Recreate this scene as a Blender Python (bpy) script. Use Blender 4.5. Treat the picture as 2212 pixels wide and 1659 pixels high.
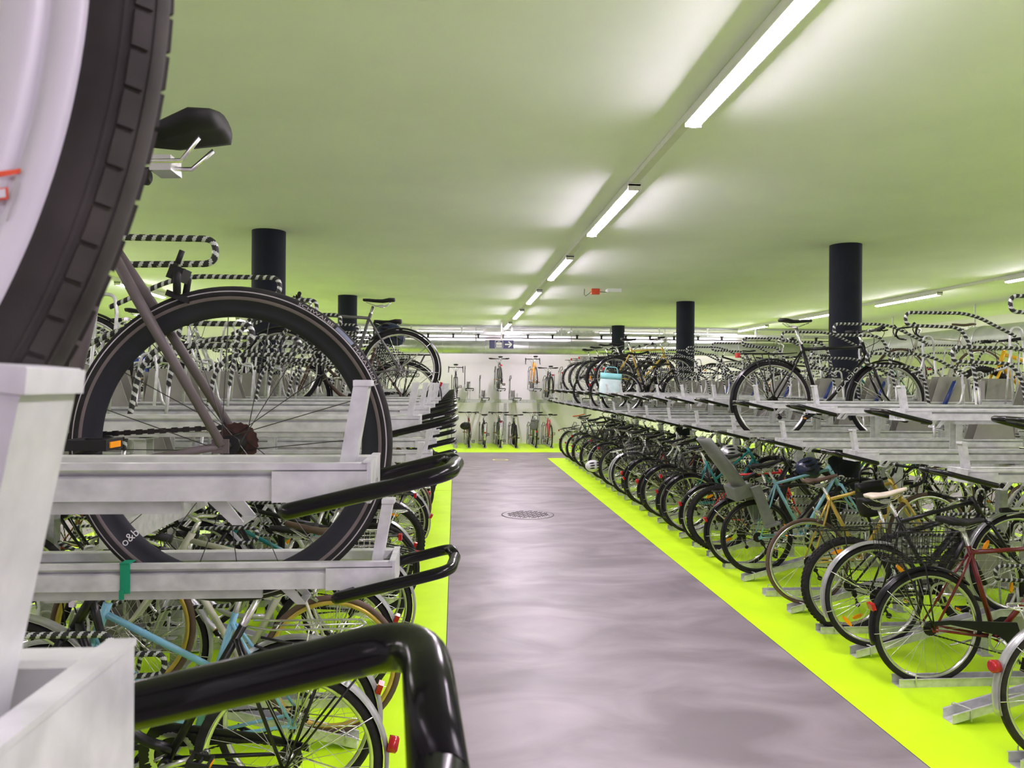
import bpy, math, random
from mathutils import Vector, Matrix

for o in list(bpy.data.objects):
    bpy.data.objects.remove(o, do_unlink=True)
sc = bpy.context.scene
COL = sc.collection
RND = random.Random(7)
PI = math.pi
rad = math.radians

# ------------------------------------------------------------------ camera, world, exposure
CEIL, WALL_Y = 3.46, 23.2
TH, ROLL = rad(4.24), 0.0062
cam_d = bpy.data.cameras.new('camera')
cam = bpy.data.objects.new('camera', cam_d)
COL.objects.link(cam)
cam_d.sensor_width = 36.0
cam_d.lens = 36.0 * 1660.0 / 2212.0
cam_d.clip_start, cam_d.clip_end = 0.01, 100
Fw = Vector((math.sin(TH), math.cos(TH), 0))
R0 = Vector((math.cos(TH), -math.sin(TH), 0))
U0 = Vector((0, 0, 1))
Rc = R0 * math.cos(ROLL) + U0 * math.sin(ROLL)
Uc = U0 * math.cos(ROLL) - R0 * math.sin(ROLL)
M = Matrix((Rc, Uc, -Fw)).transposed().to_4x4()
M.translation = (0, 0, 1.8)
cam.matrix_world = M
cam_d.dof.use_dof = True
cam_d.dof.focus_distance = 5.0
cam_d.dof.aperture_fstop = 22.0
sc.camera = cam

world = bpy.data.worlds.new('world')
sc.world = world
world.use_nodes = True
world.node_tree.nodes['Background'].inputs['Color'].default_value = (0.9, 0.95, 1.0, 1)
world.node_tree.nodes['Background'].inputs['Strength'].default_value = 0.05
sc.view_settings.view_transform = 'Standard'
sc.view_settings.look = 'None'
sc.view_settings.gamma = 1.0
sc.view_settings.use_curve_mapping = False
sc.view_settings.exposure = 0.0
LAMP_POWER = 152.0
sc.cycles.max_bounces = 9
sc.cycles.diffuse_bounces = 7
sc.cycles.glossy_bounces = 3
sc.cycles.transmission_bounces = 2
sc.cycles.sample_clamp_indirect = 12.0
sc.cycles.caustics_reflective = False
sc.cycles.caustics_refractive = False
sc.cycles.use_denoising = True

# ------------------------------------------------------------------ materials
def pm(name, col, rough=0.5, metal=0.0, var=0.12, scale=14.0, bump=0.0, spec=0.5, coat=0.0, stretch=None):
    m = bpy.data.materials.new(name)
    m.use_nodes = True
    nt = m.node_tree
    b = nt.nodes['Principled BSDF']
    b.inputs['Roughness'].default_value = rough
    b.inputs['Metallic'].default_value = metal
    b.inputs['Specular IOR Level'].default_value = spec
    b.inputs['Coat Weight'].default_value = coat
    tc = nt.nodes.new('ShaderNodeTexCoord')
    mp = nt.nodes.new('ShaderNodeMapping')
    if stretch:
        mp.inputs['Scale'].default_value = stretch
    nz = nt.nodes.new('ShaderNodeTexNoise')
    nz.inputs['Scale'].default_value = scale
    nz.inputs['Detail'].default_value = 3.0
    cr = nt.nodes.new('ShaderNodeValToRGB')
    lo = [max(0, c * (1 - var)) for c in col[:3]] + [1]
    hi = [min(1, c * (1 + var)) for c in col[:3]] + [1]
    cr.color_ramp.elements[0].color, cr.color_ramp.elements[1].color = lo, hi
    cr.color_ramp.elements[0].position, cr.color_ramp.elements[1].position = 0.3, 0.7
    L = nt.links.new
    L(tc.outputs['Object'], mp.inputs['Vector'])
    L(mp.outputs['Vector'], nz.inputs['Vector'])
    L(nz.outputs['Fac'], cr.inputs['Fac'])
    L(cr.outputs['Color'], b.inputs['Base Color'])
    if bump:
        bp = nt.nodes.new('ShaderNodeBump')
        bp.inputs['Strength'].default_value = bump
        bp.inputs['Distance'].default_value = 0.01
        L(nz.outputs['Fac'], bp.inputs['Height'])
        L(bp.outputs['Normal'], b.inputs['Normal'])
    return m

def emit(name, col, strength):
    m = bpy.data.materials.new(name)
    m.use_nodes = True
    b = m.node_tree.nodes['Principled BSDF']
    b.inputs['Base Color'].default_value = (0.9, 0.9, 0.9, 1)
    b.inputs['Emission Color'].default_value = (*col, 1)
    b.inputs['Emission Strength'].default_value = strength
    return m

MT = {}
def galv(name, col, rough):
    m = pm(name, col, rough, 0.35, 0.17, 34.0, 0.015, stretch=(0.6, 1.0, 0.8))
    return m
MT['galv'] = galv('galvanised_steel', (0.60, 0.61, 0.63), 0.38)
MT['galvdull'] = galv('dull_galvanised_steel', (0.46, 0.47, 0.48), 0.48)
MT['greyplate'] = pm('grey_plate', (0.30, 0.29, 0.27), 0.55, 0.2, 0.08)
MT['ceiling'] = pm('ceiling_paint', (0.90, 0.92, 0.95), 0.9, 0, 0.03, 1.2, spec=0.1)
MT['wall'] = pm('wall_plaster', (0.86, 0.83, 0.86), 0.85, 0, 0.04, 0.9, 0.0, spec=0.2)
MT['column'] = pm('navy_column_paint', (0.010, 0.013, 0.022), 0.7, 0, 0.15, 6.0, spec=0.2)
MT['green'] = pm('lime_floor_paint', (0.58, 0.93, 0.010), 0.42, 0, 0.07, 2.2, spec=0.35)
MT['joint'] = pm('floor_joint', (0.05, 0.055, 0.05), 0.8)
MT['handle'] = pm('black_gloss_tube', (0.004, 0.004, 0.005), 0.2, 0, 0.1, spec=0.3)
MT['black'] = pm('black_paint', (0.008, 0.008, 0.010), 0.3, spec=0.35)
MT['matblack'] = pm('black_plastic', (0.013, 0.013, 0.014), 0.6, spec=0.25)
MT['rubber'] = pm('tyre_rubber', (0.020, 0.019, 0.020), 0.8, 0, 0.25, 30, spec=0.2)
MT['rubbergrey'] = pm('worn_tyre_rubber', (0.034, 0.030, 0.029), 0.8, 0, 0.35, 30, 0.1, spec=0.25)
MT['tanrubber'] = pm('brown_tyre_rubber', (0.10, 0.062, 0.045), 0.7)
MT['hoopgrey'] = pm('hoop_reflective_band', (0.48, 0.50, 0.50), 0.35, 0.1)
MT['hoopblack'] = pm('hoop_black_band', (0.010, 0.010, 0.011), 0.55)
MT['alu'] = pm('bright_alloy', (0.66, 0.66, 0.66), 0.25, 0.9)
MT['chrome'] = pm('chrome', (0.8, 0.8, 0.8), 0.1, 1.0, 0.03)
MT['spoke'] = pm('spoke_steel', (0.62, 0.62, 0.62), 0.3, 0.9)
MT['darkspoke'] = pm('dark_spoke', (0.02, 0.02, 0.02), 0.4)
MT['rust'] = pm('rusty_steel', (0.040, 0.015, 0.010), 0.75, 0.2, 0.5, 60)
MT['chain'] = pm('oily_chain', (0.03, 0.028, 0.026), 0.45, 0.6, 0.3, 60)
MT['deeprim'] = pm('deep_rim_black', (0.020, 0.021, 0.027), 0.55, spec=0.2)
MT['braketrack'] = pm('brake_track', (0.15, 0.125, 0.125), 0.45, 0.3)
MT['taupe'] = pm('taupe_frame_paint', (0.105, 0.088, 0.092), 0.5, spec=0.3)
MT['white'] = pm('white_paint', (0.66, 0.65, 0.70), 0.3, 0, 0.03)
MT['offwhite'] = pm('marking_white', (0.75, 0.75, 0.75), 0.5, 0, 0.03)
MT['greymark'] = pm('grey_marking', (0.44, 0.42, 0.42), 0.5, 0, 0.05)
MT['bluemark'] = pm('blue_strip', (0.10, 0.13, 0.19), 0.5)
MT['red'] = pm('red_paint', (0.62, 0.02, 0.022), 0.3)
MT['darkred'] = pm('dark_red_paint', (0.13, 0.010, 0.012), 0.25)
MT['pink'] = pm('pink_paint', (0.75, 0.06, 0.13), 0.35)
MT['redlens'] = pm('red_lens', (0.38, 0.010, 0.015), 0.2)
MT['orange'] = pm('orange_lens', (0.90, 0.33, 0.01), 0.25)
MT['orangered'] = pm('orange_red_print', (0.82, 0.10, 0.03), 0.5)
MT['tan'] = pm('orange_leather', (0.50, 0.14, 0.045), 0.5)
MT['brown'] = pm('brown_leather', (0.085, 0.05, 0.035), 0.5)
MT['cream'] = pm('cream_leather', (0.78, 0.68, 0.58), 0.45)
MT['turq'] = pm('turquoise_paint', (0.20, 0.42, 0.50), 0.3)
MT['teal'] = pm('teal_paint', (0.01, 0.17, 0.17), 0.3)
MT['green_d'] = pm('dark_green_paint', (0.012, 0.09, 0.05), 0.25)
MT['blue'] = pm('blue_paint', (0.02, 0.06, 0.30), 0.3)
MT['skyblue'] = pm('sky_blue_paint', (0.20, 0.46, 0.62), 0.3)
MT['navy'] = pm('navy_plastic', (0.012, 0.018, 0.05), 0.25)
MT['gold'] = pm('gold_paint', (0.55, 0.40, 0.08), 0.3, 0.3)
MT['yellow'] = pm('yellow_paint', (0.85, 0.50, 0.01), 0.35)
MT['creamframe'] = pm('pale_frame_paint', (0.52, 0.52, 0.43), 0.35)
MT['silver'] = pm('silver_paint', (0.45, 0.46, 0.47), 0.3, 0.5)
MT['grey'] = pm('grey_paint', (0.09, 0.09, 0.09), 0.45)
MT['seatgrey'] = pm('child_seat_plastic', (0.15, 0.16, 0.15), 0.5)
MT['bagblue'] = pm('turquoise_bag_fabric', (0.26, 0.62, 0.64), 0.7, 0, 0.1, 8, 0.2)
MT['bagpale'] = pm('pale_bag_fabric', (0.55, 0.70, 0.70), 0.75, 0, 0.1, 12, 0.3)
MT['signblue'] = pm('sign_blue', (0.018, 0.022, 0.115), 0.4, 0, 0.05)
MT['duct'] = pm('spiral_duct_steel', (0.55, 0.57, 0.56), 0.32, 0.7, 0.1, 5)
MT['greentape'] = pm('green_tape', (0.0, 0.24, 0.13), 0.45)
MT['strutblue'] = pm('blue_strut', (0.012, 0.035, 0.18), 0.4)
MT['lamp'] = emit('lamp_diffuser', (1.0, 0.86, 1.0), LAMP_POWER)
MT['lamp_dim'] = emit('dim_lamp_diffuser', (1.0, 0.86, 1.0), LAMP_POWER * 0.22)
MT['housing'] = pm('lamp_housing', (0.72, 0.72, 0.70), 0.5, 0, 0.03)
MT['yellowmark'] = pm('yellow_floor_mark', (0.75, 0.72, 0.16), 0.6)

def floor_mat():
    m = bpy.data.materials.new('polished_concrete')
    m.use_nodes = True
    nt = m.node_tree
    b = nt.nodes['Principled BSDF']
    tc = nt.nodes.new('ShaderNodeTexCoord')
    mp = nt.nodes.new('ShaderNodeMapping')
    mp.inputs['Scale'].default_value = (0.9, 1.5, 1)
    n1 = nt.nodes.new('ShaderNodeTexNoise')
    n1.inputs['Scale'].default_value, n1.inputs['Detail'].default_value = 1.3, 6.0
    n1.inputs['Distortion'].default_value = 0.9
    cr = nt.nodes.new('ShaderNodeValToRGB')
    e = cr.color_ramp.elements
    e[0].position, e[1].position = 0.36, 0.66
    e[0].color, e[1].color = (0.185, 0.16, 0.176, 1), (0.31, 0.272, 0.30, 1)
    n2 = nt.nodes.new('ShaderNodeTexNoise')
    n2.inputs['Scale'].default_value, n2.inputs['Detail'].default_value = 3.0, 4.0
    rr = nt.nodes.new('ShaderNodeMapRange')
    rr.inputs['To Min'].default_value, rr.inputs['To Max'].default_value = 0.34, 0.55
    bp = nt.nodes.new('ShaderNodeBump')
    bp.inputs['Strength'].default_value, bp.inputs['Distance'].default_value = 0.25, 0.01
    L = nt.links.new
    L(tc.outputs['Object'], mp.inputs['Vector'])
    L(mp.outputs['Vector'], n1.inputs['Vector'])
    L(mp.outputs['Vector'], n2.inputs['Vector'])
    L(n1.outputs['Fac'], cr.inputs['Fac'])
    L(cr.outputs['Color'], b.inputs['Base Color'])
    L(n2.outputs['Fac'], rr.inputs['Value'])
    L(rr.outputs['Result'], b.inputs['Roughness'])
    L(n1.outputs['Fac'], bp.inputs['Height'])
    L(bp.outputs['Normal'], b.inputs['Normal'])
    b.inputs['Specular IOR Level'].default_value = 0.5
    return m
MT['concrete'] = floor_mat()

# ------------------------------------------------------------------ mesh helpers
class MB:
    def __init__(s):
        s.v, s.f, s.mi, s.sm = [], [], [], []
    def add(s, vs, fs, mi=0, smooth=True):
        n = len(s.v)
        s.v += [tuple(p) for p in vs]
        for f in fs:
            s.f.append([n + i for i in f])
            s.mi.append(mi)
            s.sm.append(smooth)
        return s
    def tube(s, path, r, seg=8, mi=0, cap=True, closed=False, mi_fn=None, flat=1.0):
        P = [Vector(p) for p in path]
        n = len(P)
        rs = r if isinstance(r, (list, tuple)) else [r] * n
        T = []
        for i in range(n):
            if closed:
                t = P[(i + 1) % n] - P[i - 1]
            else:
                t = P[min(i + 1, n - 1)] - P[max(i - 1, 0)]
            T.append(t.normalized() if t.length > 1e-9 else Vector((0, 0, 1)))
        ref = Vector((0, 1, 0)) if abs(T[0].y) < 0.9 else Vector((1, 0, 0))
        N = (ref - T[0] * ref.dot(T[0])).normalized()
        vs = []
        for i in range(n):
            N = (N - T[i] * N.dot(T[i]))
            N = N.normalized() if N.length > 1e-6 else T[i].orthogonal().normalized()
            B = T[i].cross(N)
            for k in range(seg):
                a = 2 * PI * k / seg
                vs.append(P[i] + (N * math.cos(a) * flat + B * math.sin(a)) * rs[i])
        base = len(s.v)
        s.v += [tuple(p) for p in vs]
        for i in range(n if closed else n - 1):
            j = (i + 1) % n
            for k in range(seg):
                l = (k + 1) % seg
                s.f.append([base + i * seg + k, base + i * seg + l, base + j * seg + l, base + j * seg + k])
                s.mi.append(mi_fn(i, k) if mi_fn else mi)
                s.sm.append(True)
        if cap and not closed:
            s.f.append([base + k for k in range(seg)][::-1]); s.mi.append(mi); s.sm.append(False)
            s.f.append([base + (n - 1) * seg + k for k in range(seg)]); s.mi.append(mi); s.sm.append(False)
        return s
    def box(s, c, size, mi=0, rot=None):
        x, y, z = (q / 2 for q in size)
        vs = [Vector(p) for p in ((-x, -y, -z), (x, -y, -z), (x, y, -z), (-x, y, -z), (-x, -y, z), (x, -y, z), (x, y, z), (-x, y, z))]
        if rot is not None:
            vs = [rot @ p for p in vs]
        c = Vector(c)
        s.add([p + c for p in vs], [(0, 3, 2, 1), (4, 5, 6, 7), (0, 1, 5, 4), (1, 2, 6, 5), (2, 3, 7, 6), (3, 0, 4, 7)], mi, False)
        return s
    def lathe(s, prof, N=32, c=(0, 0, 0), a0=0.0, a1=2 * PI, closed_prof=True, mi=0, mis=None, smooth=True):
        """profile of (radius, y) turned about the y axis"""
        full = abs(a1 - a0 - 2 * PI) < 1e-6
        K = N if full else N + 1
        m = len(prof)
        vs = []
        for i in range(K):
            a = a0 + (a1 - a0) * i / N
            ca, sa = math.cos(a), math.sin(a)
            for (q, y) in prof:
                vs.append((c[0] + q * ca, c[1] + y, c[2] + q * sa))
        base = len(s.v)
        s.v += vs
        for i in range(N):
            j = (i + 1) % K
            for k in range(m if closed_prof else m - 1):
                l = (k + 1) % m
                s.f.append([base + i * m + k, base + j * m + k, base + j * m + l, base + i * m + l])
                s.mi.append(mis[k] if mis else mi)
                s.sm.append(smooth)
        if not full and closed_prof:
            s.f.append([base + k for k in range(m)]); s.mi.append(mi); s.sm.append(False)
            s.f.append([base + (K - 1) * m + k for k in range(m)][::-1]); s.mi.append(mi); s.sm.append(False)
        return s
    def extrude(s, poly, axis_from, axis_to, mi=0, axis='x'):
        """closed polygon of two coordinates pushed along an axis"""
        n = len(poly)
        def P(t, p):
            return {'x': (t, p[0], p[1]), 'y': (p[0], t, p[1]), 'z': (p[0], p[1], t)}[axis]
        vs = [P(axis_from, p) for p in poly] + [P(axis_to, p) for p in poly]
        fs = [(i, (i + 1) % n, n + (i + 1) % n, n + i) for i in range(n)]
        fs += [tuple(range(n))[::-1], tuple(range(n, 2 * n))]
        return s.add(vs, fs, mi, False)
    def loft(s, rings, mi=0, cap=True, smooth=True):
        n = len(rings[0])
        vs = [p for r in rings for p in r]
        fs = []
        for i in range(len(rings) - 1):
            for k in range(n):
                l = (k + 1) % n
                fs.append((i * n + k, i * n + l, (i + 1) * n + l, (i + 1) * n + k))
        if cap:
            fs.append(tuple(range(n))[::-1])
            fs.append(tuple(range((len(rings) - 1) * n, len(rings) * n)))
        return s.add(vs, fs, mi, smooth)
    def mesh(s, name, nslots=None):
        me = bpy.data.meshes.new(name)
        me.from_pydata(s.v, [], s.f)
        me.polygons.foreach_set('material_index', s.mi)
        me.polygons.foreach_set('use_smooth', s.sm)
        for _ in range(nslots if nslots else (max(s.mi) + 1 if s.mi else 1)):
            me.materials.append(None)
        me.update()
        return me

CACHE = {}
def cached(key, fn):
    if key not in CACHE:
        CACHE[key] = fn()
    return CACHE[key]

def put(name, me, mats, parent=None, loc=(0, 0, 0), rot=(0, 0, 0), scale=None):
    if isinstance(me, MB):
        me = me.mesh(name)
    o = bpy.data.objects.new(name, me)
    COL.objects.link(o)
    if not isinstance(mats, (list, tuple)):
        mats = [mats]
    for i in range(len(me.materials)):
        o.material_slots[i].link = 'OBJECT'
        m = mats[min(i, len(mats) - 1)]
        o.material_slots[i].material = MT[m] if isinstance(m, str) else m
    if parent is not None:
        o.parent = parent
    o.location, o.rotation_euler = loc, rot
    if scale:
        o.scale = scale
    return o

def tag(o, label=None, cat=None, group=None, kind=None):
    for k, v in (('label', label), ('category', cat), ('group', group), ('kind', kind)):
        if v:
            o[k] = v
    if label:
        n = len(label.split())
        assert 4 <= n <= 16, (n, label)
    return o

def root(name, loc, rot, label, cat, group=None):
    o = bpy.data.objects.new(name, None)
    o.empty_display_size = 0.1
    COL.objects.link(o)
    o.location, o.rotation_euler = loc, rot
    return tag(o, label, cat, group)

def fillet(pts, rr, n=5):
    P = [Vector(p) for p in pts]
    out = [P[0]]
    for i in range(1, len(P) - 1):
        a, b = (P[i - 1] - P[i]), (P[i + 1] - P[i])
        r = min(rr if not isinstance(rr, (list, tuple)) else rr[i], a.length * 0.49, b.length * 0.49)
        p0, p1 = P[i] + a.normalized() * r, P[i] + b.normalized() * r
        for k in range(n + 1):
            t = k / n
            out.append(p0 * (1 - t) ** 2 + P[i] * 2 * t * (1 - t) + p1 * t ** 2)
    out.append(P[-1])
    return out

def resample(pts, ds):
    P = [Vector(p) for p in pts]
    d = [0]
    for i in range(1, len(P)):
        d.append(d[-1] + (P[i] - P[i - 1]).length)
    n = max(2, int(d[-1] / ds))
    out, j = [], 0
    for i in range(n + 1):
        t = d[-1] * i / n
        while j < len(d) - 2 and d[j + 1] < t:
            j += 1
        u = (t - d[j]) / max(1e-9, d[j + 1] - d[j])
        out.append(P[j].lerp(P[j + 1], min(1, u)))
    return out

def text_geo(s, size):
    c = bpy.data.curves.new('lettering', 'FONT')
    c.body, c.size = s, size
    c.resolution_u = 3
    o = bpy.data.objects.new('lettering', c)
    COL.objects.link(o)
    dg = bpy.context.evaluated_depsgraph_get()
    me = o.evaluated_get(dg).to_mesh()
    vs = [(v.co.x, v.co.y) for v in me.vertices]
    fs = [tuple(p.vertices) for p in me.polygons]
    o.evaluated_get(dg).to_mesh_clear()
    bpy.data.objects.remove(o, do_unlink=True)
    bpy.data.curves.remove(c)
    return vs, fs

ORD = ('first second third fourth fifth sixth seventh eighth ninth tenth eleventh twelfth thirteenth fourteenth fifteenth sixteenth '
       'seventeenth eighteenth nineteenth twentieth').split()
ORD += ['twenty-' + w for w in ORD[:9]] + ['thirtieth'] + ['thirty-' + w for w in ORD[:9]] + ['fortieth']

# ------------------------------------------------------------------ the setting
X0, X1, Y0 = -10.5, 12.5, -12.0
EL, ER = -0.045, 2.245
def build_floor():
    b = MB()
    e = 0.006
    xs = sorted([X0, -6.62 - e, -6.62, -4.32, -4.32 + e, EL - e, EL, ER, ER + e, 6.92 - e, 6.92, 9.22, 9.22 + e, X1])
    ys = [Y0, -0.12, 12.985, 12.997, 18.62, 20.2, WALL_Y]
    for i in range(len(xs) - 1):
        for j in range(len(ys) - 1):
            xa, xb, ya, yb = xs[i], xs[i + 1], ys[j], ys[j + 1]
            xm, ym = (xa + xb) / 2, (ya + yb) / 2
            aisle = (EL <= xm <= ER) or (-6.62 <= xm <= -4.32) or (6.92 <= xm <= 9.22)
            if j == 2:
                mi = 2
            elif ym < -0.12:
                mi = 0
            elif ym > 20.2:
                mi = 1
            elif ym > 18.62:
                mi = 0
            elif xb - xa < 0.01:
                mi = 2
            else:
                mi = 0 if aisle else 1
            b.add([(xa, ya, 0), (xb, ya, 0), (xb, yb, 0), (xa, yb, 0)], [(0, 1, 2, 3)], mi, False)
    tag(put('floor', b, ['concrete', 'green', 'joint']), kind='structure')
build_floor()
T = 0.2
def slab(name, c, s, m):
    return tag(put(name, MB().box(c, s), m), kind='structure')
slab('ceiling', ((X0 + X1) / 2, (Y0 + WALL_Y) / 2, CEIL + T / 2), (X1 - X0 + 2 * T, WALL_Y - Y0 + 2 * T, T), 'ceiling')
slab('wall_back', ((X0 + X1) / 2, WALL_Y + T / 2, CEIL / 2), (X1 - X0 + 2 * T, T, CEIL), 'wall')
slab('wall_front', ((X0 + X1) / 2, Y0 - T / 2, CEIL / 2), (X1 - X0 + 2 * T, T, CEIL), 'wall')
slab('wall_left', (X0 - T / 2, (Y0 + WALL_Y) / 2, CEIL / 2), (T, WALL_Y - Y0, CEIL), 'wall')
slab('wall_right', (X1 + T / 2, (Y0 + WALL_Y) / 2, CEIL / 2), (T, WALL_Y - Y0, CEIL), 'wall')
SPR, SPL = 4.58, -2.05
for x, y in ((SPR, 8.74), (SPR, 15.05), (SPR, 21.4), (SPL, 8.62), (SPL, 14.82), (SPL, 21.1)):
    b = MB().lathe([(0.18, 0), (0.18, CEIL)], 32, closed_prof=False)
    b.v = [(p[0], p[2], p[1]) for p in b.v]
    b.f = [f[::-1] for f in b.f]
    tag(put('column', b, 'column', loc=(x, y, 0)), 'round dark navy concrete column', 'column', kind='structure')

# manhole cover, painted ring
def disc(b, r, z, n=48, mi=0):
    vs = [(r * math.cos(2 * PI * k / n), r * math.sin(2 * PI * k / n), z) for k in range(n)]
    b.add(vs, [tuple(range(n))], mi, False)
def ring_xy(b, r0, r1, z, n=48, mi=0):
    vs = []
    for k in range(n):
        a = 2 * PI * k / n
        vs += [(r0 * math.cos(a), r0 * math.sin(a), z), (r1 * math.cos(a), r1 * math.sin(a), z)]
    b.add(vs, [(2 * k, 2 * k + 1, (2 * k + 3) % (2 * n), (2 * k + 2) % (2 * n)) for k in range(n)], mi, False)
mh = root('manhole_cover', (1.01, 10.54, 0), (0, 0, 0), 'round grey manhole cover with chequer pattern, flush in the aisle floor', 'manhole cover')
b = MB(); disc(b, 0.345, 0.003); put('cover_plate', b, 'concrete', mh)
b = MB(); ring_xy(b, 0.35, 0.362, 0.004); put('cover_rim', b, 'joint', mh)
b = MB()
for i in range(-5, 6):
    for j in range(-5, 6):
        x, y = i * 0.062, j * 0.062
        if math.hypot(abs(x) + 0.03, abs(y) + 0.03) < 0.34:
            if (i + j) % 2:
                b.box((x, y, 0.005), (0.050, 0.008, 0.002)); b.box((x, y + 0.03, 0.005), (0.050, 0.008, 0.002))
            else:
                b.box((x, y, 0.005), (0.008, 0.050, 0.002)); b.box((x + 0.03, y, 0.005), (0.008, 0.050, 0.002))
put('tread_pattern', b, 'joint', mh)
b = MB(); ring_xy(b, 0.145, 0.19, 0.002)
tag(put('floor_marking_ring', b, 'yellowmark', loc=(1.085, 18.2, 0)), 'yellow ring painted on the aisle floor near the back wall', 'floor marking')

# ------------------------------------------------------------------ ceiling lights
def lamp_meshes():
    L = 1.92
    d = MB()
    prof = [(0.046 * math.cos(PI + PI * k / 8), -0.012 + 0.029 * math.sin(PI + PI * k / 8)) for k in range(9)]
    rings = [[(x, yy, z) for x, z in prof] for yy in (-L / 2, L / 2)]
    n = 9
    vs = rings[0] + rings[1]
    d.add(vs, [(k, k + 1, n + k + 1, n + k) for k in range(n - 1)] + [tuple(range(n)), tuple(range(n, 2 * n))[::-1]], 0, True)
    h = MB().box((0, 0, 0.013), (0.105, L + 0.03, 0.026)).box((-0.0505, 0, -0.009), (0.004, L, 0.020)).box((0.0505, 0, -0.009), (0.004, L, 0.020))
    c = MB().box((0, 0, -0.012), (0.098, 0.014, 0.05))
    return d.mesh('diffuser'), h.mesh('housing'), c.mesh('end_cap'), L
LD, LH, LC, LL = lamp_meshes()
def lamp(x, y, z, rz, label, grp, mname='lamp'):
    r = root('ceiling_light', (x, y, z), (0, 0, rz), label, 'ceiling light', grp)
    put('diffuser', LD, mname, r)
    put('housing', LH, 'housing', r)
    for s in (-1, 1):
        put('end_cap', LC, 'housing', r, (0, s * (LL / 2 + 0.008), 0))
rows = (('main aisle', 1.42, (3.57, 7.02, 10.47, 13.92, 17.37, 20.82, 0.12, -3.33, -6.78, -10.23)), ('far right aisle', 8.2, (5.95, 9.9, 13.45, 17.2, 20.7, 2.5, -0.9, -4.35, -7.8)), ('far left aisle', -5.42, (6.7, 10.2, 13.75, 17.2, 20.6, 3.0, -0.5, -3.95, -7.4)))  # negative-y lamps: unseen, rows extended behind the camera to add light
for nm, x, ys in rows:
    tag(put('light_trunking', MB().box((0, 5.1, 0), (0.062, 33.2, 0.045)), 'housing', loc=(x, 0, CEIL - 0.0245)),
        'long pale ceiling rail carrying the lamps over the ' + nm, 'light rail')
    for i, y in enumerate(ys):
        lamp(x, y, CEIL - 0.071, 0, '%s lit tube lamp from near end over the %s' % (ORD[i], nm), 'tube lamps over the ' + nm)

# ------------------------------------------------------------------ back wall fittings
def along_x(name, x0, x1, y, z, r, m, label, cat, n=20, bands=0):
    b = MB().tube([(x0, y, z), (x1, y, z)], r, n)
    o = root(name, (0, 0, 0), (0, 0, 0), label, cat)
    put('pipe' if not bands else 'duct_tube', b, m, o)
    if bands:
        k = int((x1 - x0) / bands)
        for i in range(k):
            bx = x0 + (i + 0.5) * bands
            bb = MB().tube([(bx - 0.012, y, z), (bx + 0.012, y, z)], r + 0.006, n)
            put('joint_band', bb, m, o)
    return o
VD = along_x('ventilation_duct', -6.0, 11.0, 22.4, 2.87, 0.2, 'duct', 'round galvanised ventilation duct running along the back wall behind the blue sign', 'duct', 24, 1.25)
for i in range(6):
    put('hanger', MB().box((-5 + i * 2.8, 22.4, 3.263), (0.03, 0.012, 0.394)), 'galv', VD)
ct = root('cable_tray', (0, 21.9, 0), (0, 0, 0), 'long galvanised cable tray hung from the ceiling along the back wall', 'cable tray')
put('tray_channel', MB().extrude([(-0.13, 3.19), (0.13, 3.19), (0.13, 3.27), (0.124, 3.27), (0.124, 3.196), (-0.124, 3.196), (-0.124, 3.27), (-0.13, 3.27)], -6, 11), 'galvdull', ct)
put('top_rail', MB().box((2.5, 0, 3.43), (17, 0.03, 0.03)), 'galvdull', ct)
for i in range(12):
    put('hanger', MB().box((-5.5 + i * 1.42, -0.137, 3.32), (0.045, 0.012, 0.25)), 'galv', ct)
cb = root('power_cable', (0, 21.72, 0), (0, 0, 0), 'black cable with clips strung below the cable tray at the back', 'cable')
pts = [(-6 + 17 * i / 120, 0, 3.10 - 0.006 * math.sin(i * PI / 5) ** 2) for i in range(121)]
put('cable_run', MB().tube(pts, 0.014, 6), 'matblack', cb)
for i in range(25):
    x = -5.7 + i * 0.86 * 0.82
    put('cable_clip', MB().box((x, 0.03, 3.155), (0.05, 0.05, 0.11)).box((x, 0.01, 3.20), (0.08, 0.06, 0.02)), 'matblack', cb)
for i, x in enumerate((3.05, 3.44, 3.82)):
    t = root('junction_box', (x, 21.9, 3.245), (0, 0, 0), '%s pale junction box on the cable tray beside the navy column' % ('first second third'.split()[i]), 'junction box', 'boxes on the cable tray')
    put('box_body', MB().box((0, -0.02, 0.045), (0.22, 0.16, 0.11)), 'galv', t)
    put('cable_gland', MB().box((-0.14, -0.02, 0.05), (0.06, 0.05, 0.04)).box((0.14, -0.02, 0.05), (0.06, 0.05, 0.04)), 'housing', t)
for i, x in enumerate((-3.2, -0.15, 2.45, 5.3, 7.6)):
    lamp(x, 22.92, CEIL - 0.075, PI / 2, '%s lit tube lamp along the back wall above the duct' % ORD[i], 'tube lamps along the back wall', 'lamp_dim')

# blue hanging sign
sg = root('hanging_sign', (1.2, 20.0, 2.83), (0, 0, 0), 'blue hanging sign with white luggage locker symbol and arrow', 'sign')
put('sign_panel', MB().box((0, 0, 0), (0.63, 0.05, 0.215)), 'signblue', sg)
put('sign_rod', MB().box((0, 0, 0.36), (0.04, 0.03, 0.51)), 'housing', sg)
yf = -0.027
b = MB()
for (cx, cz, w, h) in ((-0.165, 0, 0.009, 0.2), (0.035, 0, 0.009, 0.2), (-0.065, 0.098, 0.2, 0.009), (-0.065, -0.098, 0.2, 0.009)):
    b.box((cx, yf, cz), (w, 0.003, h))
b.box((-0.065, yf, 0.028), (0.150, 0.003, 0.045))
b.box((-0.065, yf, -0.002), (0.150, 0.003, 0.020))
for i in range(3):
    b.box((-0.117 + i * 0.052, yf, -0.045), (0.040, 0.003, 0.05))
b.box((-0.065, yf, -0.076), (0.150, 0.003, 0.010))
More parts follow.
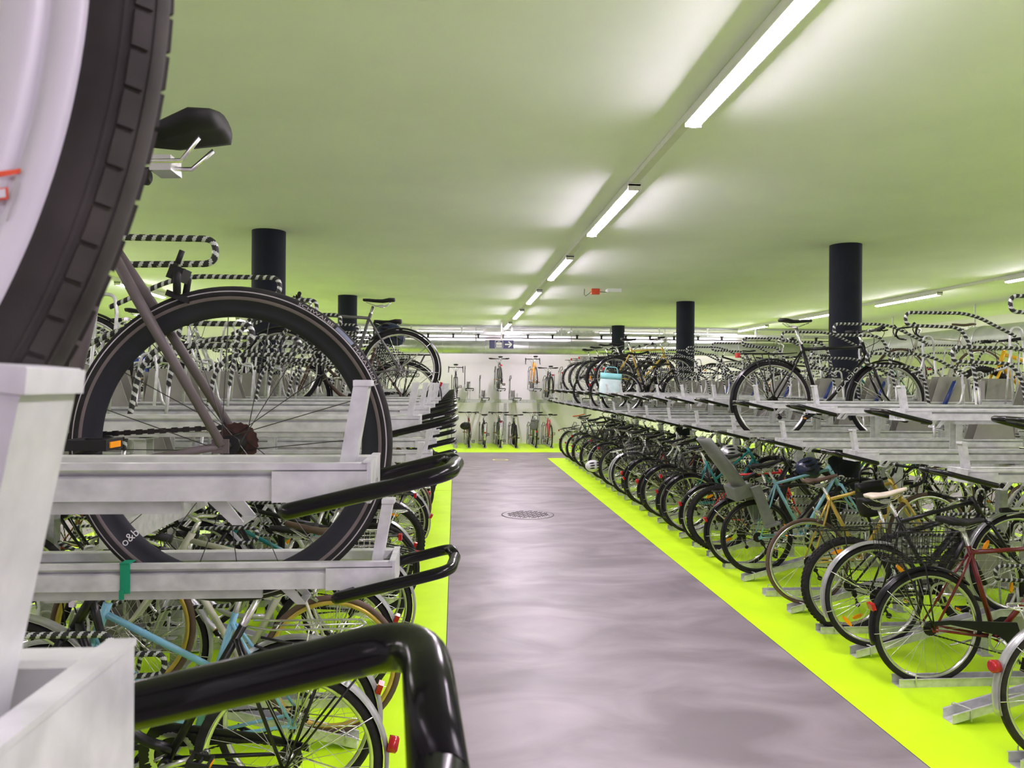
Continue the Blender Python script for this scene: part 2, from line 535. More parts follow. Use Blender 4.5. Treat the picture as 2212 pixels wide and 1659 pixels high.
b.tube([(-0.093, yf, 0.05), (-0.085, yf, 0.075), (-0.045, yf, 0.075), (-0.037, yf, 0.05)], 0.007, 4)
put('luggage_symbol', b, 'offwhite', sg)
b = MB()
b.box((0.165, yf, 0), (0.15, 0.003, 0.034))
for s in (1, -1):
    rot = Matrix.Rotation(s * rad(-42), 3, 'Y')
    b.box((0.225, yf, s * -0.0365), (0.115, 0.003, 0.034), 0, Matrix.Rotation(rad(-42) * s, 3, 'Y'))
put('arrow_symbol', b, 'offwhite', sg)

# orange device with a wire, and its pale mount, on the ceiling
dv = root('ceiling_detector', (2.42, 13.2, CEIL), (0, 0, 0), 'small orange box with a loose wire fixed to the ceiling', 'detector')
put('detector_box', MB().box((0, 0, -0.05), (0.14, 0.1, 0.09)), 'orangered', dv)
put('loose_wire', MB().tube([(-0.07, 0, -0.045), (-0.12, 0, -0.09), (-0.17, 0, -0.125), (-0.195, 0, -0.1), (-0.19, 0, -0.02), (-0.19, 0, 0)], 0.005, 6), 'matblack', dv)
put('link_wire', MB().tube([(0.07, 0, -0.05), (0.20, 0, -0.055)], 0.005, 6), 'matblack', dv)
put('pale_mount', MB().box((0.32, 0, -0.03), (0.24, 0.2, 0.06)), 'ceiling', dv)
for x, y in ((2.72, 5.0), (2.42, 5.55)):
    pass

# ducts running beside the outer walls
def along_y(x, z, r, label):
    o = root('ventilation_duct', (x, 0, z), (0, 0, 0), label, 'duct')
    put('duct_tube', MB().tube([(0, Y0 + 0.3, 0), (0, 21.5, 0)], r, 24), 'duct', o)
    for i in range(9):
        y = -3 + i * 2.9
        put('joint_band', MB().tube([(0, y - 0.015, 0), (0, y + 0.015, 0)], r + 0.008, 24), 'duct', o)
        put('hanger', MB().box((0, y + 0.3, (CEIL - z + r) / 2), (0.03, 0.012, CEIL - z - r)), 'galv', o)
along_y(10.4, 2.72, 0.28, 'large round ventilation duct receding above the far right racks')
along_y(-9.2, 2.72, 0.28, 'large round ventilation duct receding above the far left racks')

# ------------------------------------------------------------------ parking stands
ZH, ZL = 1.68, 1.42          # upper tray rim heights (raised / low)
TW, TLEN = 0.07, 1.80        # half width, length

def wall_profile(s):
    """side wall of a tray: rolled lip, recessed groove, tall lower face (y, z below the rim)"""
    p = [(0.070, 0.0), (0.070, -0.010), (0.058, -0.019), (0.069, -0.023), (0.069, -0.056), (0.065, -0.056), (0.065, -0.026), (0.050, -0.020), (0.050, -0.002), (0.054, 0.0)]
    return [(s * y, z) for y, z in p][::s]

def m_channel():
    b = MB()
    for s in (1, -1):
        b.extrude(wall_profile(s), 0.006, TLEN)
    for xa, xb in ((0.006, 0.06), (0.66, 1.06), (1.68, TLEN)):
        b.box(((xa + xb) / 2, 0, -0.054), (xb - xa, 0.132, 0.004))
    return b.mesh('channel')
def m_endplate():
    b = MB()
    b.box((0.003, 0, -0.030), (0.006, 0.144, 0.060))
    b.box((0.0055, 0, 0.0015), (0.0125, 0.145, 0.003))
    b.box((0.075, -0.0725, -0.035), (0.14, 0.003, 0.046)).box((0.075, 0.0725, -0.035), (0.14, 0.003, 0.046))
    return b.mesh('end_plate')
def m_stub():
    b = MB()
    x0, x1, z1, w, t = 0.052, 0.022, 0.125, 0.019, 0.024
    rings = []
    for x, z in ((x0, -0.05), (x1, z1)):
        rings.append([(x - 0.014, -w, z), (x - 0.014, w, z), (x + t - 0.014, w, z), (x + t - 0.014, -w, z)])
    b.loft(rings, smooth=False)
    b.box((x1 - 0.002, 0, z1 - 0.005), (0.028, 0.041, 0.009))
    for i in range(3):
        z = 0.02 + i * 0.036
        x = x0 + (x1 - x0) * (z + 0.05) / 0.175
        b.tube([(x + 0.004, -w - 0.0012, z), (x + 0.004, -w + 0.001, z)], 0.003, 6)
    return b.mesh('end_stub')
def m_handle():
    b = MB()
    y = 0.108
    P = [(0.085, -0.078, -0.062), (0.125, -y, -0.068), (-0.055, -y, -0.026), (-0.118, -y, -0.010), (-0.128, 0, -0.008), (-0.118, y, -0.010), (-0.055, y, -0.026), (0.125, y, -0.068), (0.085, 0.078, -0.062)]
    pts = fillet(P, [0, 0.02, 0.04, 0.034, 0.0, 0.034, 0.04, 0.02, 0], 6)
    b.tube(pts, 0.0122, 16)
    return b.mesh('pull_handle')
def m_hoop():
    """striped wheel hoop: rises from the tray, runs out towards the aisle, turns back and slopes away"""
    P = [(1.23, 0, 0.10), (1.17, 0, 0.42), (1.10, 0, 0.525), (0.715, 0, 0.535), (0.715, 0, 0.622), (1.18, 0, 0.622), (1.50, 0, 0.47)]
    pts = resample(fillet(P, [0, 0.05, 0.06, 0.043, 0.043, 0.12, 0], 8), 0.0034)
    b = MB()
    seg = 10
    def fn(i, k):
        return 0 if ((i * 0.0034 / 0.034) + k / seg) % 1.0 < 0.60 else 1
    b.tube(pts, 0.0115, seg, mi_fn=fn)
    return b.mesh('striped_hoop', 2)
def m_hooprod():
    b = MB()
    b.tube([(1.245, 0.0, -0.05), (1.23, 0, 0.115)], 0.0085, 8)
    b.box((1.245, -0.02, -0.046), (0.09, 0.06, 0.004))
    P = [(1.50, 0.018, -0.05), (1.465, 0.018, 0.44), (1.475, 0.018, 0.53), (1.545, 0.018, 0.53), (1.56, 0.018, 0.44), (1.60, 0.018, -0.05)]
    b.tube(fillet(P, [0, 0, 0.035, 0.035, 0, 0], 6), 0.0085, 8)
    P = [(1.40, -0.015, 0.28), (1.42, -0.015, 0.22), (1.36, -0.015, 0.20)]
    b.tube(fillet([(1.47, 0.0, 0.40), (1.44, 0, 0.25), (1.36, 0, 0.235)], 0.04, 5), 0.0075, 8)
    b.box((1.55, -0.01, -0.046), (0.16, 0.08, 0.004))
    return b.mesh('hoop_rod')
def m_guard():
    b = MB()
    for s in (1, -1):
        poly = [(1.42, -0.045), (1.76, -0.045), (1.72, 0.20), (1.50, 0.20)]
        b.extrude(poly[::-1], s * 0.050 - 0.0015, s * 0.050 + 0.0015, axis='y')
    b.box((1.755, 0, 0.07), (0.003, 0.10, 0.22))
    return b.mesh('wheel_guard')
def m_rail(high):
    h = 0.018
    b = MB()
    for q in (1, -1):
        b.box((1.03, q * 0.054, -0.058 - h / 2), (1.50, 0.012, h))
    for x in (0.70, 1.02, 1.70):
        b.box((x, 0, -0.058 - h - 0.003), (0.05, 0.11, 0.006))
    return b.mesh('slide_rail')
def m_riser():
    b = MB()
    for x in (1.0, 1.62):
        for q in (1, -1):
            b.box((x, q * 0.034, -0.211), (0.042, 0.006, 0.260))
        b.box((x, 0, -0.339), (0.06, 0.10, 0.006))
        b.box((x, 0, -0.084), (0.06, 0.12, 0.006))
    return b.mesh('riser_bracket')
def m_catch():
    b = MB()
    pts = [(0.33, 0, -0.06), (0.40, 0, -0.10), (0.30, 0, -0.15), (0.26, 0, -0.145)]
    for s in (-0.034, 0.034):
        b.extrude([(0.225, -0.056), (0.255, -0.056), (0.212, -0.098), (0.195, -0.094)][::-1], s - 0.0015, s + 0.0015, axis='y')
    b.box((0.2035, 0, -0.0965), (0.018, 0.070, 0.003))
    return b.mesh('catch_hook')
def m_strut():
    b = MB().tube([(1.50, -0.088, -0.06), (1.60, -0.088, 0.16)], 0.016, 10)
    return b.mesh('gas_strut')
def m_strutrod():
    return MB().tube([(1.60, -0.088, 0.16), (1.66, -0.088, 0.30)], 0.006, 8).mesh('strut_rod')
def label_text(s, size):
    def fn():
        vs, fs = text_geo(s, size)
        w = max(v[0] for v in vs)
        b = MB()
        b.add([(-0.0006, (w / 2 - v[0]), v[1]) for v in vs], fs, 0, False)
        return b.mesh('stamped_number')
    return cached(('num', s), fn)

def upper_stand(x, y, rz, high, label, grp, detail=2, number=None, hoop=True, riser=True):
    z = ZH if high else ZL
    r = root('bike_tray', (x, y, z), (0, 0, rz), label, 'bike tray', grp)
    put('channel', cached('channel', m_channel), 'galv', r)
    if detail >= 1:
        put('end_plate', cached('endplate', m_endplate), 'galv', r)
        put('end_stub', cached('stub', m_stub), 'galv', r)
        put('pull_handle', cached('handle', m_handle), 'handle', r)
    if hoop:
        yo = 0.115
        h = put('striped_hoop', cached('hoop', m_hoop), ['hoopblack', 'hoopgrey'], r, (0, yo, 0))
        put('hoop_rod', cached('hooprod', m_hooprod), 'galv', r, (0, yo - 0.012, 0))
    put('wheel_guard', cached('guard', m_guard), 'greyplate', r)
    put('slide_rail', cached(('rail', high), lambda: m_rail(high)), 'galvdull', r)
    if high and riser:
        put('riser_bracket', cached('riser', m_riser), 'galvdull', r)
    if detail >= 2:
        put('catch_hook', cached('catch', m_catch), 'galv', r)
    if detail >= 2 and high:
        s = put('gas_strut', cached('strut', m_strut), 'strutblue', r)
        put('strut_rod', cached('strutrod', m_strutrod), 'alu', s)
    if number:
        put('stamped_number', label_text(number, 0.026), 'matblack', r, (-0.0004, -0.01, -0.05))
    return r

FW, FH = 0.042, 0.048
def m_trough(inc):
    b = MB()
    line = [(0, 0.0), (1.0, 0.26), (1.75, 0.26)] if inc else [(0, 0), (1.75, 0)]
    t = 0.0035
    prof = [(-FW, 0.0), (FW, 0.0), (FW, FH), (FW + 0.008, FH), (FW + 0.008, FH + 0.004), (FW - t, FH + 0.004), (FW - t, t), (-FW + t, t), (-FW + t, FH + 0.004), (-FW - 0.008, FH + 0.004), (-FW - 0.008, FH), (-FW, FH)]
    rings = [[(x, y, z0 + z) for y, z in prof] for x, z0 in line]
    b.loft(rings, smooth=False)
    return b.mesh('trough_channel')
def m_clip():
    b = MB()
    for x in (0.045, 0.10):
        P = [(x, -FW - 0.004, 0.02), (x, -FW - 0.004, 0.085), (x, 0 - 0.008, 0.085), (x, -0.008, 0.05)]
    P = [(0.10, -FW - 0.006, 0.015), (0.10, -FW - 0.006, 0.082), (0.055, FW + 0.006, 0.082), (0.055, FW + 0.006, 0.03)]
    b.tube(fillet(P, 0.012, 4), 0.004, 6)
    b.tube([(0.03, -0.02, 0.0), (0.03, -0.02, 0.045)], 0.005, 6)
    return b.mesh('wire_clip')
def m_flegs(inc):
    b = MB()
    if inc:
        for x, z in ((0.9, 0.234), (1.6, 0.26)):
            b.box((x, 0.03, z / 2), (0.05, 0.006, z)).box((x, -0.03, z / 2), (0.05, 0.006, z))
            b.box((x, 0, 0.003), (0.08, 0.12, 0.006))
    else:
        for x in (0.6, 1.6):
            b.box((x, 0, 0.002), (0.06, 0.15, 0.004))
    return b.mesh('trough_foot')

def floor_stand(x, y, rz, inc, label, grp, hoop=True):
    r = root('floor_trough', (x, y, 0), (0, 0, rz), label, 'wheel trough', grp)
    put('trough_channel', cached(('trough', inc), lambda: m_trough(inc)), 'galv', r)
    put('wire_clip', cached('clip', m_clip), 'galv', r)
    put('trough_foot', cached(('flegs', inc), lambda: m_flegs(inc)), 'galvdull', r)
    if hoop:
        dz = 0.30 if inc else 0.06
        put('striped_hoop', cached('hoop', m_hoop), ['hoopblack', 'hoopgrey'], r, (0, 0.115, dz))
        put('hoop_rod', cached('hooprod', m_hooprod), 'galv', r, (0, 0.103, dz))
        put('wheel_guard', cached('guard', m_guard), 'greyplate', r, (0, 0, dz - 0.02 if inc else 0.05))
    return r

PITCH = 0.4933
YR = [3.90 + PITCH * k for k in range(-2, 30)]              # right rack spots
YLs = [0.290, 0.74, 1.235, 1.72] + [2.88 + PITCH * k for k in range(32)]   # left rack spots
XR, XL = 2.33, -0.125
FXR, FXL = 2.655, -0.47

def rack_frame(x, sgn, y0, y1, label, step=1.9732, off=0.0):
    r = root('rack_frame', (x, 0, 0), (0, 0, 0), label, 'rack frame')
    for dx in (1.0, 1.62):
        ya = max(y0, 2.6) if x == XL and dx == 1.0 else y0
        put('beam', MB().box((sgn * dx, (ya + y1) / 2, 1.2945), (0.06, y1 - ya, 0.085)), 'galvdull', r)
    y = y0 + off
    pm_ = cached('post', lambda: MB().box((0, 0, 0.6265), (0.075, 0.075, 1.253)).box((0, 0, 0.004), (0.14, 0.14, 0.008)).mesh('post'))
    while y < y1:
        put('post', pm_, 'galvdull', r, (sgn * 1.62, y, 0))
        y += step
    return r
rack_frame(XR, 1, 2.2, 18.6, 'galvanised frame carrying the upper trays of the right rack', off=0.4627)
rack_frame(XL, -1, 0.1, 18.6, 'galvanised frame carrying the upper trays of the left rack', off=0.98)
rack_frame(6.83, -1, 4.6, 18.6, 'galvanised frame of the rack row behind the right rack', off=0.4)
rack_frame(-3.97, 1, 2.3, 14.6, 'galvanised frame of the rack row behind the left rack', off=0.4)

HAVE_UP = {}
# filled below: which upper spots hold a bike (for the tray labels)
UPR = {5, 7, 17, 18, 19, 20, 22, 23, 24, 26}     # right, by index k (spot k at 3.90 + k * pitch)
UPL = {0, 3, 12, 13}                          # left, by list index
for i, y in enumerate(YR):
    k = i - 2
    high = k % 2 == 0
    w = 'raised' if high else 'low'
    st = 'occupied' if k in UPR else 'empty'
    num = '0 553' if k == 0 else None
    upper_stand(XR, y, 0, high, '%s %s galvanised upper tray, %s along the right rack from the near end' % (st, w, ORD[i]), 'upper trays of the right rack', 2 if k < 16 else 1, num)
    floor_stand(FXR, y + 0.05, 0, high, '%s galvanised floor trough, %s along the right rack from the near end' % ('sloping' if high else 'flat', ORD[i]), 'floor troughs of the right rack')
for i, y in enumerate(YLs):
    high = i % 2 == 0
    w = 'raised' if high else 'low'
    st = 'occupied' if i in UPL else 'empty'
    if i == 1:
        continue
    tr = upper_stand(XL - (0.020 if i == 0 else 0), y, PI, high, '%s %s galvanised upper tray, %s along the left rack from the near end' % (st, w, ORD[i]), 'upper trays of the left rack', 2 if i < 16 else 1, '1 36' if i == 2 else None, riser=i != 0)
    if i == 0:
        for c in tr.children:
            if c.name.startswith('pull_handle'):
                c.location.x -= 0.012
                c.rotation_euler.x = -0.2
                c.location.z -= 0.022
            if c.name.startswith('end_stub'):
                c.location.x = 0.006
                c.rotation_euler.y = -0.09
                c.scale.x = 0.6
    if i == 3:
        b = MB().box((0, 0, -0.029), (0.020, 0.0022, 0.062)).box((0.0, -0.012, 0.003), (0.020, 0.030, 0.002))
        b.box((0.006, 0.002, -0.062), (0.010, 0.0015, 0.02))
        tag(put('green_tape', b, 'greentape', tr, (0.555, 0.0715, 0.0)))
    if i in (2, 3) or i >= 4:
        floor_stand(FXL, y, PI, high, '%s galvanised floor trough, %s along the left rack from the near end' % ('sloping' if high else 'flat', ORD[i]), 'floor troughs of the left rack')
# back-to-back rows behind
for i in range(24):
    y = 5.1 + PITCH * i
    upper_stand(6.83, y, PI, i % 2 == 0, '%s galvanised upper tray, %s along the row behind the right rack' % ('raised' if i % 2 == 0 else 'low', ORD[i]), 'upper trays behind the right rack', 0)
for i in range(20):
    y = 2.6 + PITCH * i
    upper_stand(-3.97, y, 0, i % 2 == 0, '%s galvanised upper tray, %s along the row behind the left rack' % ('raised' if i % 2 == 0 else 'low', ORD[i]), 'upper trays behind the left rack', 0)
# racks along the back wall, seen end on
WX = [0.02, 0.40, 0.84, 1.28, 1.72, 2.28, 2.72, 3.2, 3.65]
WYF, WYU = 21.45, 21.25
for i, x in enumerate(WX):
    high = i % 2 == 1
    upper_stand(x, WYU, PI / 2, high, '%s galvanised upper tray, %s in the rack along the back wall' % ('raised' if high else 'low', ORD[i]), 'upper trays along the back wall', 1)
    if i != 7:
        floor_stand(x, WYF, PI / 2, False, 'floor trough, %s in the rack along the back wall' % ORD[i], 'floor troughs along the back wall')
r = root('rack_frame', (0, WYU, 0), (0, 0, 0), 'galvanised frame of the rack along the back wall', 'rack frame')
for dy in (1.0, 1.62):
    put('beam', MB().box((1.85, dy, 1.2945), (4.2, 0.06, 0.085)), 'galvdull', r)
for x in (-0.2, 1.5, 2.5, 3.9):
    put('post', CACHE['post'], 'galvdull', r, (x, 1.62, 0))

# ------------------------------------------------------------------ bicycles
R = 0.345
AX = 1.02                                  # front axle
BB = Vector((0.43, 0, 0.275))
ST = Vector((0.265, 0, 0.80))
HERO_BB = Vector((0.385, 0, 0.275))
HT, HB = Vector((0.795, 0, 0.845)), Vector((0.845, 0, 0.70))

def m_tyre(kind):
    b = MB()
    r, n, N = {'road': (0.0145, 8, 56), 'city': (0.0195, 8, 56), 'mtb': (0.027, 10, 60), 'hero': (0.0150, 14, 140), 'near': (0.0160, 24, 240)}[kind]
    c = R - r
    prof = [(c + r * math.cos(2 * PI * k / n), r * 1.02 * math.sin(2 * PI * k / n)) for k in range(n)]
    b.lathe(prof, N)
    if kind == 'mtb':
        M_ = 66
        for i in range(M_):
            a = 2 * PI * i / M_
            for y, d in ((-0.016, 0.5), (0.0, 0), (0.016, 0.5)):
                aa = a + d * 2 * PI / M_
                rr = c + math.sqrt(max(0, r * r - y * y)) + 0.001
                rot = Matrix.Rotation(-aa, 3, 'Y')
                b.box((rr * math.cos(aa), y, rr * math.sin(aa)), (0.007, 0.011, 0.016), 0, rot)
    if kind == 'near':
        M_ = 138
        for i in range(M_):
            a = 2 * PI * i / M_
            for q in (-1, 1):
                aa = a + (0.25 if q > 0 else -0.25) * 2 * PI / M_
                phi = q * 0.78
                rr = c + r * math.cos(phi)
                rot = Matrix.Rotation(-aa, 3, 'Y') @ Matrix.Rotation(phi, 3, 'Z')
                b.box((rr * math.cos(aa), r * math.sin(phi), rr * math.sin(aa)), (0.0026, 0.0068, 0.0135), 0, rot)
        for q in (-1, 1):
            for phi in (0.42, 1.15):
                b.lathe([(c + (r + 0.0008) * math.cos(q * (phi + d)), (r + 0.0008) * math.sin(q * (phi + d))) for d in (-0.04, 0.04)], N, closed_prof=False)
    return b.mesh('tyre')
def m_rim(kind):
    b = MB()
    ro = R - {'alu': 0.034, 'deep': 0.0165, 'near': 0.0275, 'mtb': 0.048}[kind]
    N = {'deep': 140, 'near': 200}.get(kind, 48)
    if kind == 'deep':
        prof = [(ro + 0.002, -0.010), (ro, -0.0125), (ro - 0.014, -0.0125), (ro - 0.0145, -0.0115), (ro - 0.035, -0.0105), (0.279, -0.004), (0.277, 0), (0.279, 0.004), (ro - 0.035, 0.0105), (ro - 0.0145, 0.0115), (ro - 0.014, 0.0125), (ro, 0.0125), (ro + 0.002, 0.010)]
        mis = [0, 1, 0, 0, 0, 0, 0, 0, 0, 0, 1, 0, 0]
        b.lathe(prof, N, mis=mis)
        return b.mesh('rim', 2)
    if kind == 'near':
        prof = [(ro + 0.006, -0.014), (ro, -0.0155), (ro - 0.008, -0.0155), (ro - 0.0085, -0.0125), (ro - 0.0115, -0.0125), (ro - 0.013, -0.0155), (ro - 0.018, -0.015), (ro - 0.029, -0.0115), (ro - 0.035, -0.004), (ro - 0.035, 0.004), (ro - 0.029, 0.0115), (ro - 0.018, 0.015), (ro - 0.013, 0.0155), (ro - 0.0115, 0.0125), (ro - 0.0085, 0.0125), (ro - 0.008, 0.0155), (ro, 0.0155), (ro + 0.006, 0.014)]
        b.lathe(prof, N)
        return b.mesh('rim')
    w = 0.011 if kind == 'alu' else 0.014
    prof = [(ro + 0.006, -w), (ro - 0.006, -w), (ro - 0.016, -w * 0.4), (ro - 0.016, w * 0.4), (ro - 0.006, w), (ro + 0.006, w)]
    b.lathe(prof, N)
    return b.mesh('rim')
def m_spokes(n, r_in, rr):
    b = MB()
    for i in range(n):
        a = 2 * PI * i / n
        s = 1 if i % 2 else -1
        t = 0.9 if (i // 2) % 2 else -0.9
        h = Vector((0.021 * math.cos(a + t), s * 0.028, 0.021 * math.sin(a + t)))
        e = Vector((r_in * math.cos(a), s * 0.003, r_in * math.sin(a)))
        b.tube([h, e], rr, 3, cap=False)
    return b.mesh('spokes')
def m_hub():
    b = MB().tube([(0, -0.05, 0), (0, -0.033, 0)], 0.009, 8)
    b.tube([(0, -0.032, 0), (0, -0.026, 0), (0, -0.02, 0), (0, 0.02, 0), (0, 0.026, 0), (0, 0.032, 0)], [0.022, 0.022, 0.014, 0.014, 0.022, 0.022], 10)
    b.tube([(0, 0.033, 0), (0, 0.06, 0)], 0.008, 8).tube([(0, -0.06, 0), (0, -0.05, 0)], 0.008, 8)
    return b.mesh('hub')
def m_cassette():
    b = MB()
    for i in range(5):
        rr = 0.045 - i * 0.005
        y = -0.030 - i * 0.0045
        N = 20
        vs, ys = [], (y - 0.001, y + 0.001)
        for yy in ys:
            for k in range(2 * N):
                a = PI * k / N
                q = rr + (0.002 if k % 2 else -0.001)
                vs.append((q * math.cos(a), yy, q * math.sin(a)))
        n = 2 * N
        b.add(vs, [tuple(range(n)), tuple(range(n, 2 * n))[::-1]] + [(k, n + k, n + (k + 1) % n, (k + 1) % n) for k in range(n)], 0, False)
    return b.mesh('cassette')
def m_refl():
    b = MB()
    n = 12
    vs = []
    for yy in (-0.006, 0.006):
        for k in range(n):
            a = 2 * PI * k / n
            vs.append((0.25 + 0.013 * math.cos(a), yy, 0.045 * math.sin(a)))
    b.add(vs, [tuple(range(n)), tuple(range(n, 2 * n))[::-1]] + [(k, n + k, n + (k + 1) % n, (k + 1) % n) for k in range(n)], 0, False)
    return b.mesh('spoke_reflector')

def stays(b, ss_top, z_=R, r1=0.0085, r2=0.008, ss=True, cs=True, BB=BB):
    for s in (1, -1):
        d = Vector((0.005, s * 0.064, z_))
        if ss:
            b.tube([ss_top + Vector((0, s * 0.012, 0)), ss_top.lerp(d, 0.3) + Vector((0, s * 0.018, 0)), d], [r2, r2, r2 * 0.8], 8)
        if cs:
            b.tube([BB + Vector((0, s * 0.02, 0)), BB.lerp(d, 0.5) + Vector((0, s * 0.012, 0)), d], [r1, r1, r1 * 0.8], 8)
        b.box(d + Vector((0.004, 0, 0)), (0.035, 0.005, 0.03))
def m_frame(kind):
    b = MB()
    fat = 1.45 if kind == 'mtb' else 1.12 if kind == 'hero' else 1.0
    n = 12 if kind == 'hero' else 9
    st = Vector((0.30, 0, 0.69)) if kind == 'mtb' else ST
    hb, ht = HB, HT
    BB = HERO_BB if kind == 'hero' else globals()['BB']
    b.tube([hb - (ht - hb) * 0.05, ht + (ht - hb) * 0.08], 0.0185 * (1.15 if fat > 1.2 else 1), n)
    b.tube([BB + Vector((0, -0.036, 0)), BB + Vector((0, 0.036, 0))], 0.021, n)
    if kind in ('d', 'mtb', 'hero'):
        b.tube([BB, st + (st - BB).normalized() * 0.035], 0.0148, n)
        b.tube([st - (st - BB).normalized() * 0.01, ht - (ht - hb) * 0.18], 0.0138 * fat, n)
        b.tube([BB, hb + (ht - hb) * 0.22], 0.0165 * fat, n)
        stays(b, st - (st - BB).normalized() * 0.015, r2=0.0118 if kind == 'hero' else 0.008, BB=BB)
    elif kind == 's':
        b.tube([BB, st + (st - BB).normalized() * 0.01], 0.0155, n)
        b.tube(fillet([BB.lerp(st, 0.08), (0.56, 0, 0.34), (0.72, 0, 0.50), hb + (ht - hb) * 0.1], 0.12, 5), 0.0185, n)
        b.tube(fillet([BB.lerp(st, 0.42), (0.60, 0, 0.50), (0.74, 0, 0.66), hb + (ht - hb) * 0.75], 0.12, 5), 0.0145, n)
        stays(b, BB.lerp(st, 0.92))
    else:
        b.tube([BB, st + (st - BB).normalized() * 0.01], 0.0148, n)
        b.tube([BB, hb + (ht - hb) * 0.1], 0.0165, n)
        b.tube([BB.lerp(st, 0.55), hb + (ht - hb) * 0.78], 0.0145, n)
        stays(b, BB.lerp(st, 0.94))
    return b.mesh('frame')
def m_fork(susp):
    b = MB()
    cr = Vector((0.862, 0, 0.662))
    ax = Vector((AX, 0, R))
    b.tube([cr, HB], 0.015, 8)
    b.tube([cr + Vector((0, -0.05, 0)), cr + Vector((0, 0.05, 0))], 0.015, 8)
    for s in (1, -1):
        o = Vector((0, s * 0.052, 0))
        if susp:
            b.tube([cr + o, cr.lerp(ax, 0.45) + o], 0.014, 8)
            b.tube([cr.lerp(ax, 0.40) + o, ax + o], 0.019, 8)
        else:
            b.tube([cr + o * 0.9, Vector((0.915, 0, 0.53)) + o, Vector((0.968, 0, 0.41)) + o, ax + o], [0.013, 0.0115, 0.009, 0.0075], 8)
    return b.mesh('fork')
def m_saddle(kind):
    b = MB()
    n = 12
    W = {'sport': [(-0.135, 0.045, 0.018), (-0.128, 0.066, 0.03), (-0.09, 0.072, 0.034), (-0.03, 0.050, 0.03), (0.03, 0.030, 0.027), (0.09, 0.021, 0.024), (0.135, 0.017, 0.02), (0.143, 0.010, 0.012)],
         'city': [(-0.125, 0.06, 0.03), (-0.115, 0.09, 0.05), (-0.07, 0.098, 0.055), (-0.01, 0.066, 0.045), (0.05, 0.036, 0.036), (0.10, 0.026, 0.03), (0.125, 0.020, 0.025), (0.133, 0.010, 0.014)]}[kind]
    rings = []
    for x, w, h in W:
        ring = []
        top = 0.012 if x < -0.06 else 0.0 if x < 0.06 else 0.004
        for k in range(n):
            a = 2 * PI * k / n
            ca, sa = math.cos(a), math.sin(a)
            y = w * ca
            z = top + (0.010 * sa if sa > 0 else h * sa * (0.55 + 0.45 * abs(ca))) - 0.004 * ca * ca
            ring.append((x, y, z))
        rings.append(ring)
    b.loft(rings)
    return b.mesh('saddle')
def m_rails():
    b = MB()
    for s in (1, -1):
        b.tube([(-0.10, s * 0.035, -0.02), (-0.06, s * 0.025, -0.05), (0.03, s * 0.022, -0.05), (0.115, s * 0.008, -0.018)], 0.0035, 6)
    b.box((-0.02, 0, -0.052), (0.04, 0.05, 0.022))
    return b.mesh('saddle_rails')
def m_post():
    d = (ST - BB).normalized()
    return MB().tube([-d * 0.08, d * 0.22], 0.0128, 10).mesh('seatpost')
def m_bar(kind):
    b = MB()
    c = Vector((0.86, 0, 0.955))
    if kind == 'flat':
        P = [(0.815, -0.29, 0.965), (0.845, -0.16, 0.96), (0.862, -0.05, 0.955), (0.862, 0.05, 0.955), (0.845, 0.16, 0.96), (0.815, 0.29, 0.965)]
        b.tube(P, 0.0115, 8)
    elif kind == 'city':
        P = [(0.66, -0.262, 1.00), (0.72, -0.255, 1.01), (0.82, -0.19, 1.025), (0.845, -0.07, 0.975), (0.85, 0, 0.965), (0.845, 0.07, 0.975), (0.82, 0.19, 1.025), (0.72, 0.255, 1.01), (0.66, 0.262, 1.00)]
        b.tube(fillet(P, 0.05, 3), 0.0115, 8)
    else:
        P = []
        for s in (-1, 1):
            q = [(0.855, s * 0.04, 0.955), (0.86, s * 0.20, 0.955), (0.93, s * 0.205, 0.945), (0.965, s * 0.21, 0.87), (0.92, s * 0.212, 0.815), (0.82, s * 0.214, 0.81)]
            b.tube(fillet(q, 0.05, 4), 0.0118, 8)
        b.tube([(0.855, -0.05, 0.955), (0.855, 0.05, 0.955)], 0.0128, 8)
    return b.mesh('handlebar')
def m_stem():
    b = MB().tube([HT - Vector((-0.01, 0, 0.03)), HT + Vector((-0.024, 0, 0.075))], 0.0125, 8)
    b.tube([HT + Vector((-0.024, 0, 0.07)), (0.86, 0, 0.957)], 0.013, 8)
    b.tube([(0.858, -0.022, 0.956), (0.858, 0.022, 0.956)], 0.018, 8)
    return b.mesh('stem')
def m_grip(kind, s):
    b = MB()
    if kind == 'flat':
        b.tube([(0.8385, s * 0.19, 0.9612), (0.812, s * 0.30, 0.9655)], 0.0165, 10)
    elif kind == 'city':
        b.tube([(0.765, s * 0.250, 1.008), (0.655, s * 0.263, 0.9995)], 0.0165, 10)
    else:
        q = [(0.94, s * 0.206, 0.93), (0.985, s * 0.207, 0.985)]
        b.tube(q, [0.018, 0.015], 8)
    return b.mesh('grip')
def m_lever(kind, s):
    b = MB()
    if kind == 'flat':
        b.tube([(0.85, s * 0.165, 0.955), (0.885, s * 0.18, 0.945), (0.865, s * 0.27, 0.945)], 0.006, 6).box((0.852, s * 0.15, 0.955), (0.035, 0.03, 0.03))
    elif kind == 'city':
        b.tube([(0.80, s * 0.24, 1.015), (0.80, s * 0.255, 0.99), (0.70, s * 0.265, 0.965)], 0.006, 6).box((0.80, s * 0.235, 1.015), (0.03, 0.03, 0.03))
    else:
        b.tube([(0.985, s * 0.207, 0.965), (0.995, s * 0.207, 0.90), (0.965, s * 0.21, 0.84)], 0.006, 6)
    return b.mesh('brake_lever')
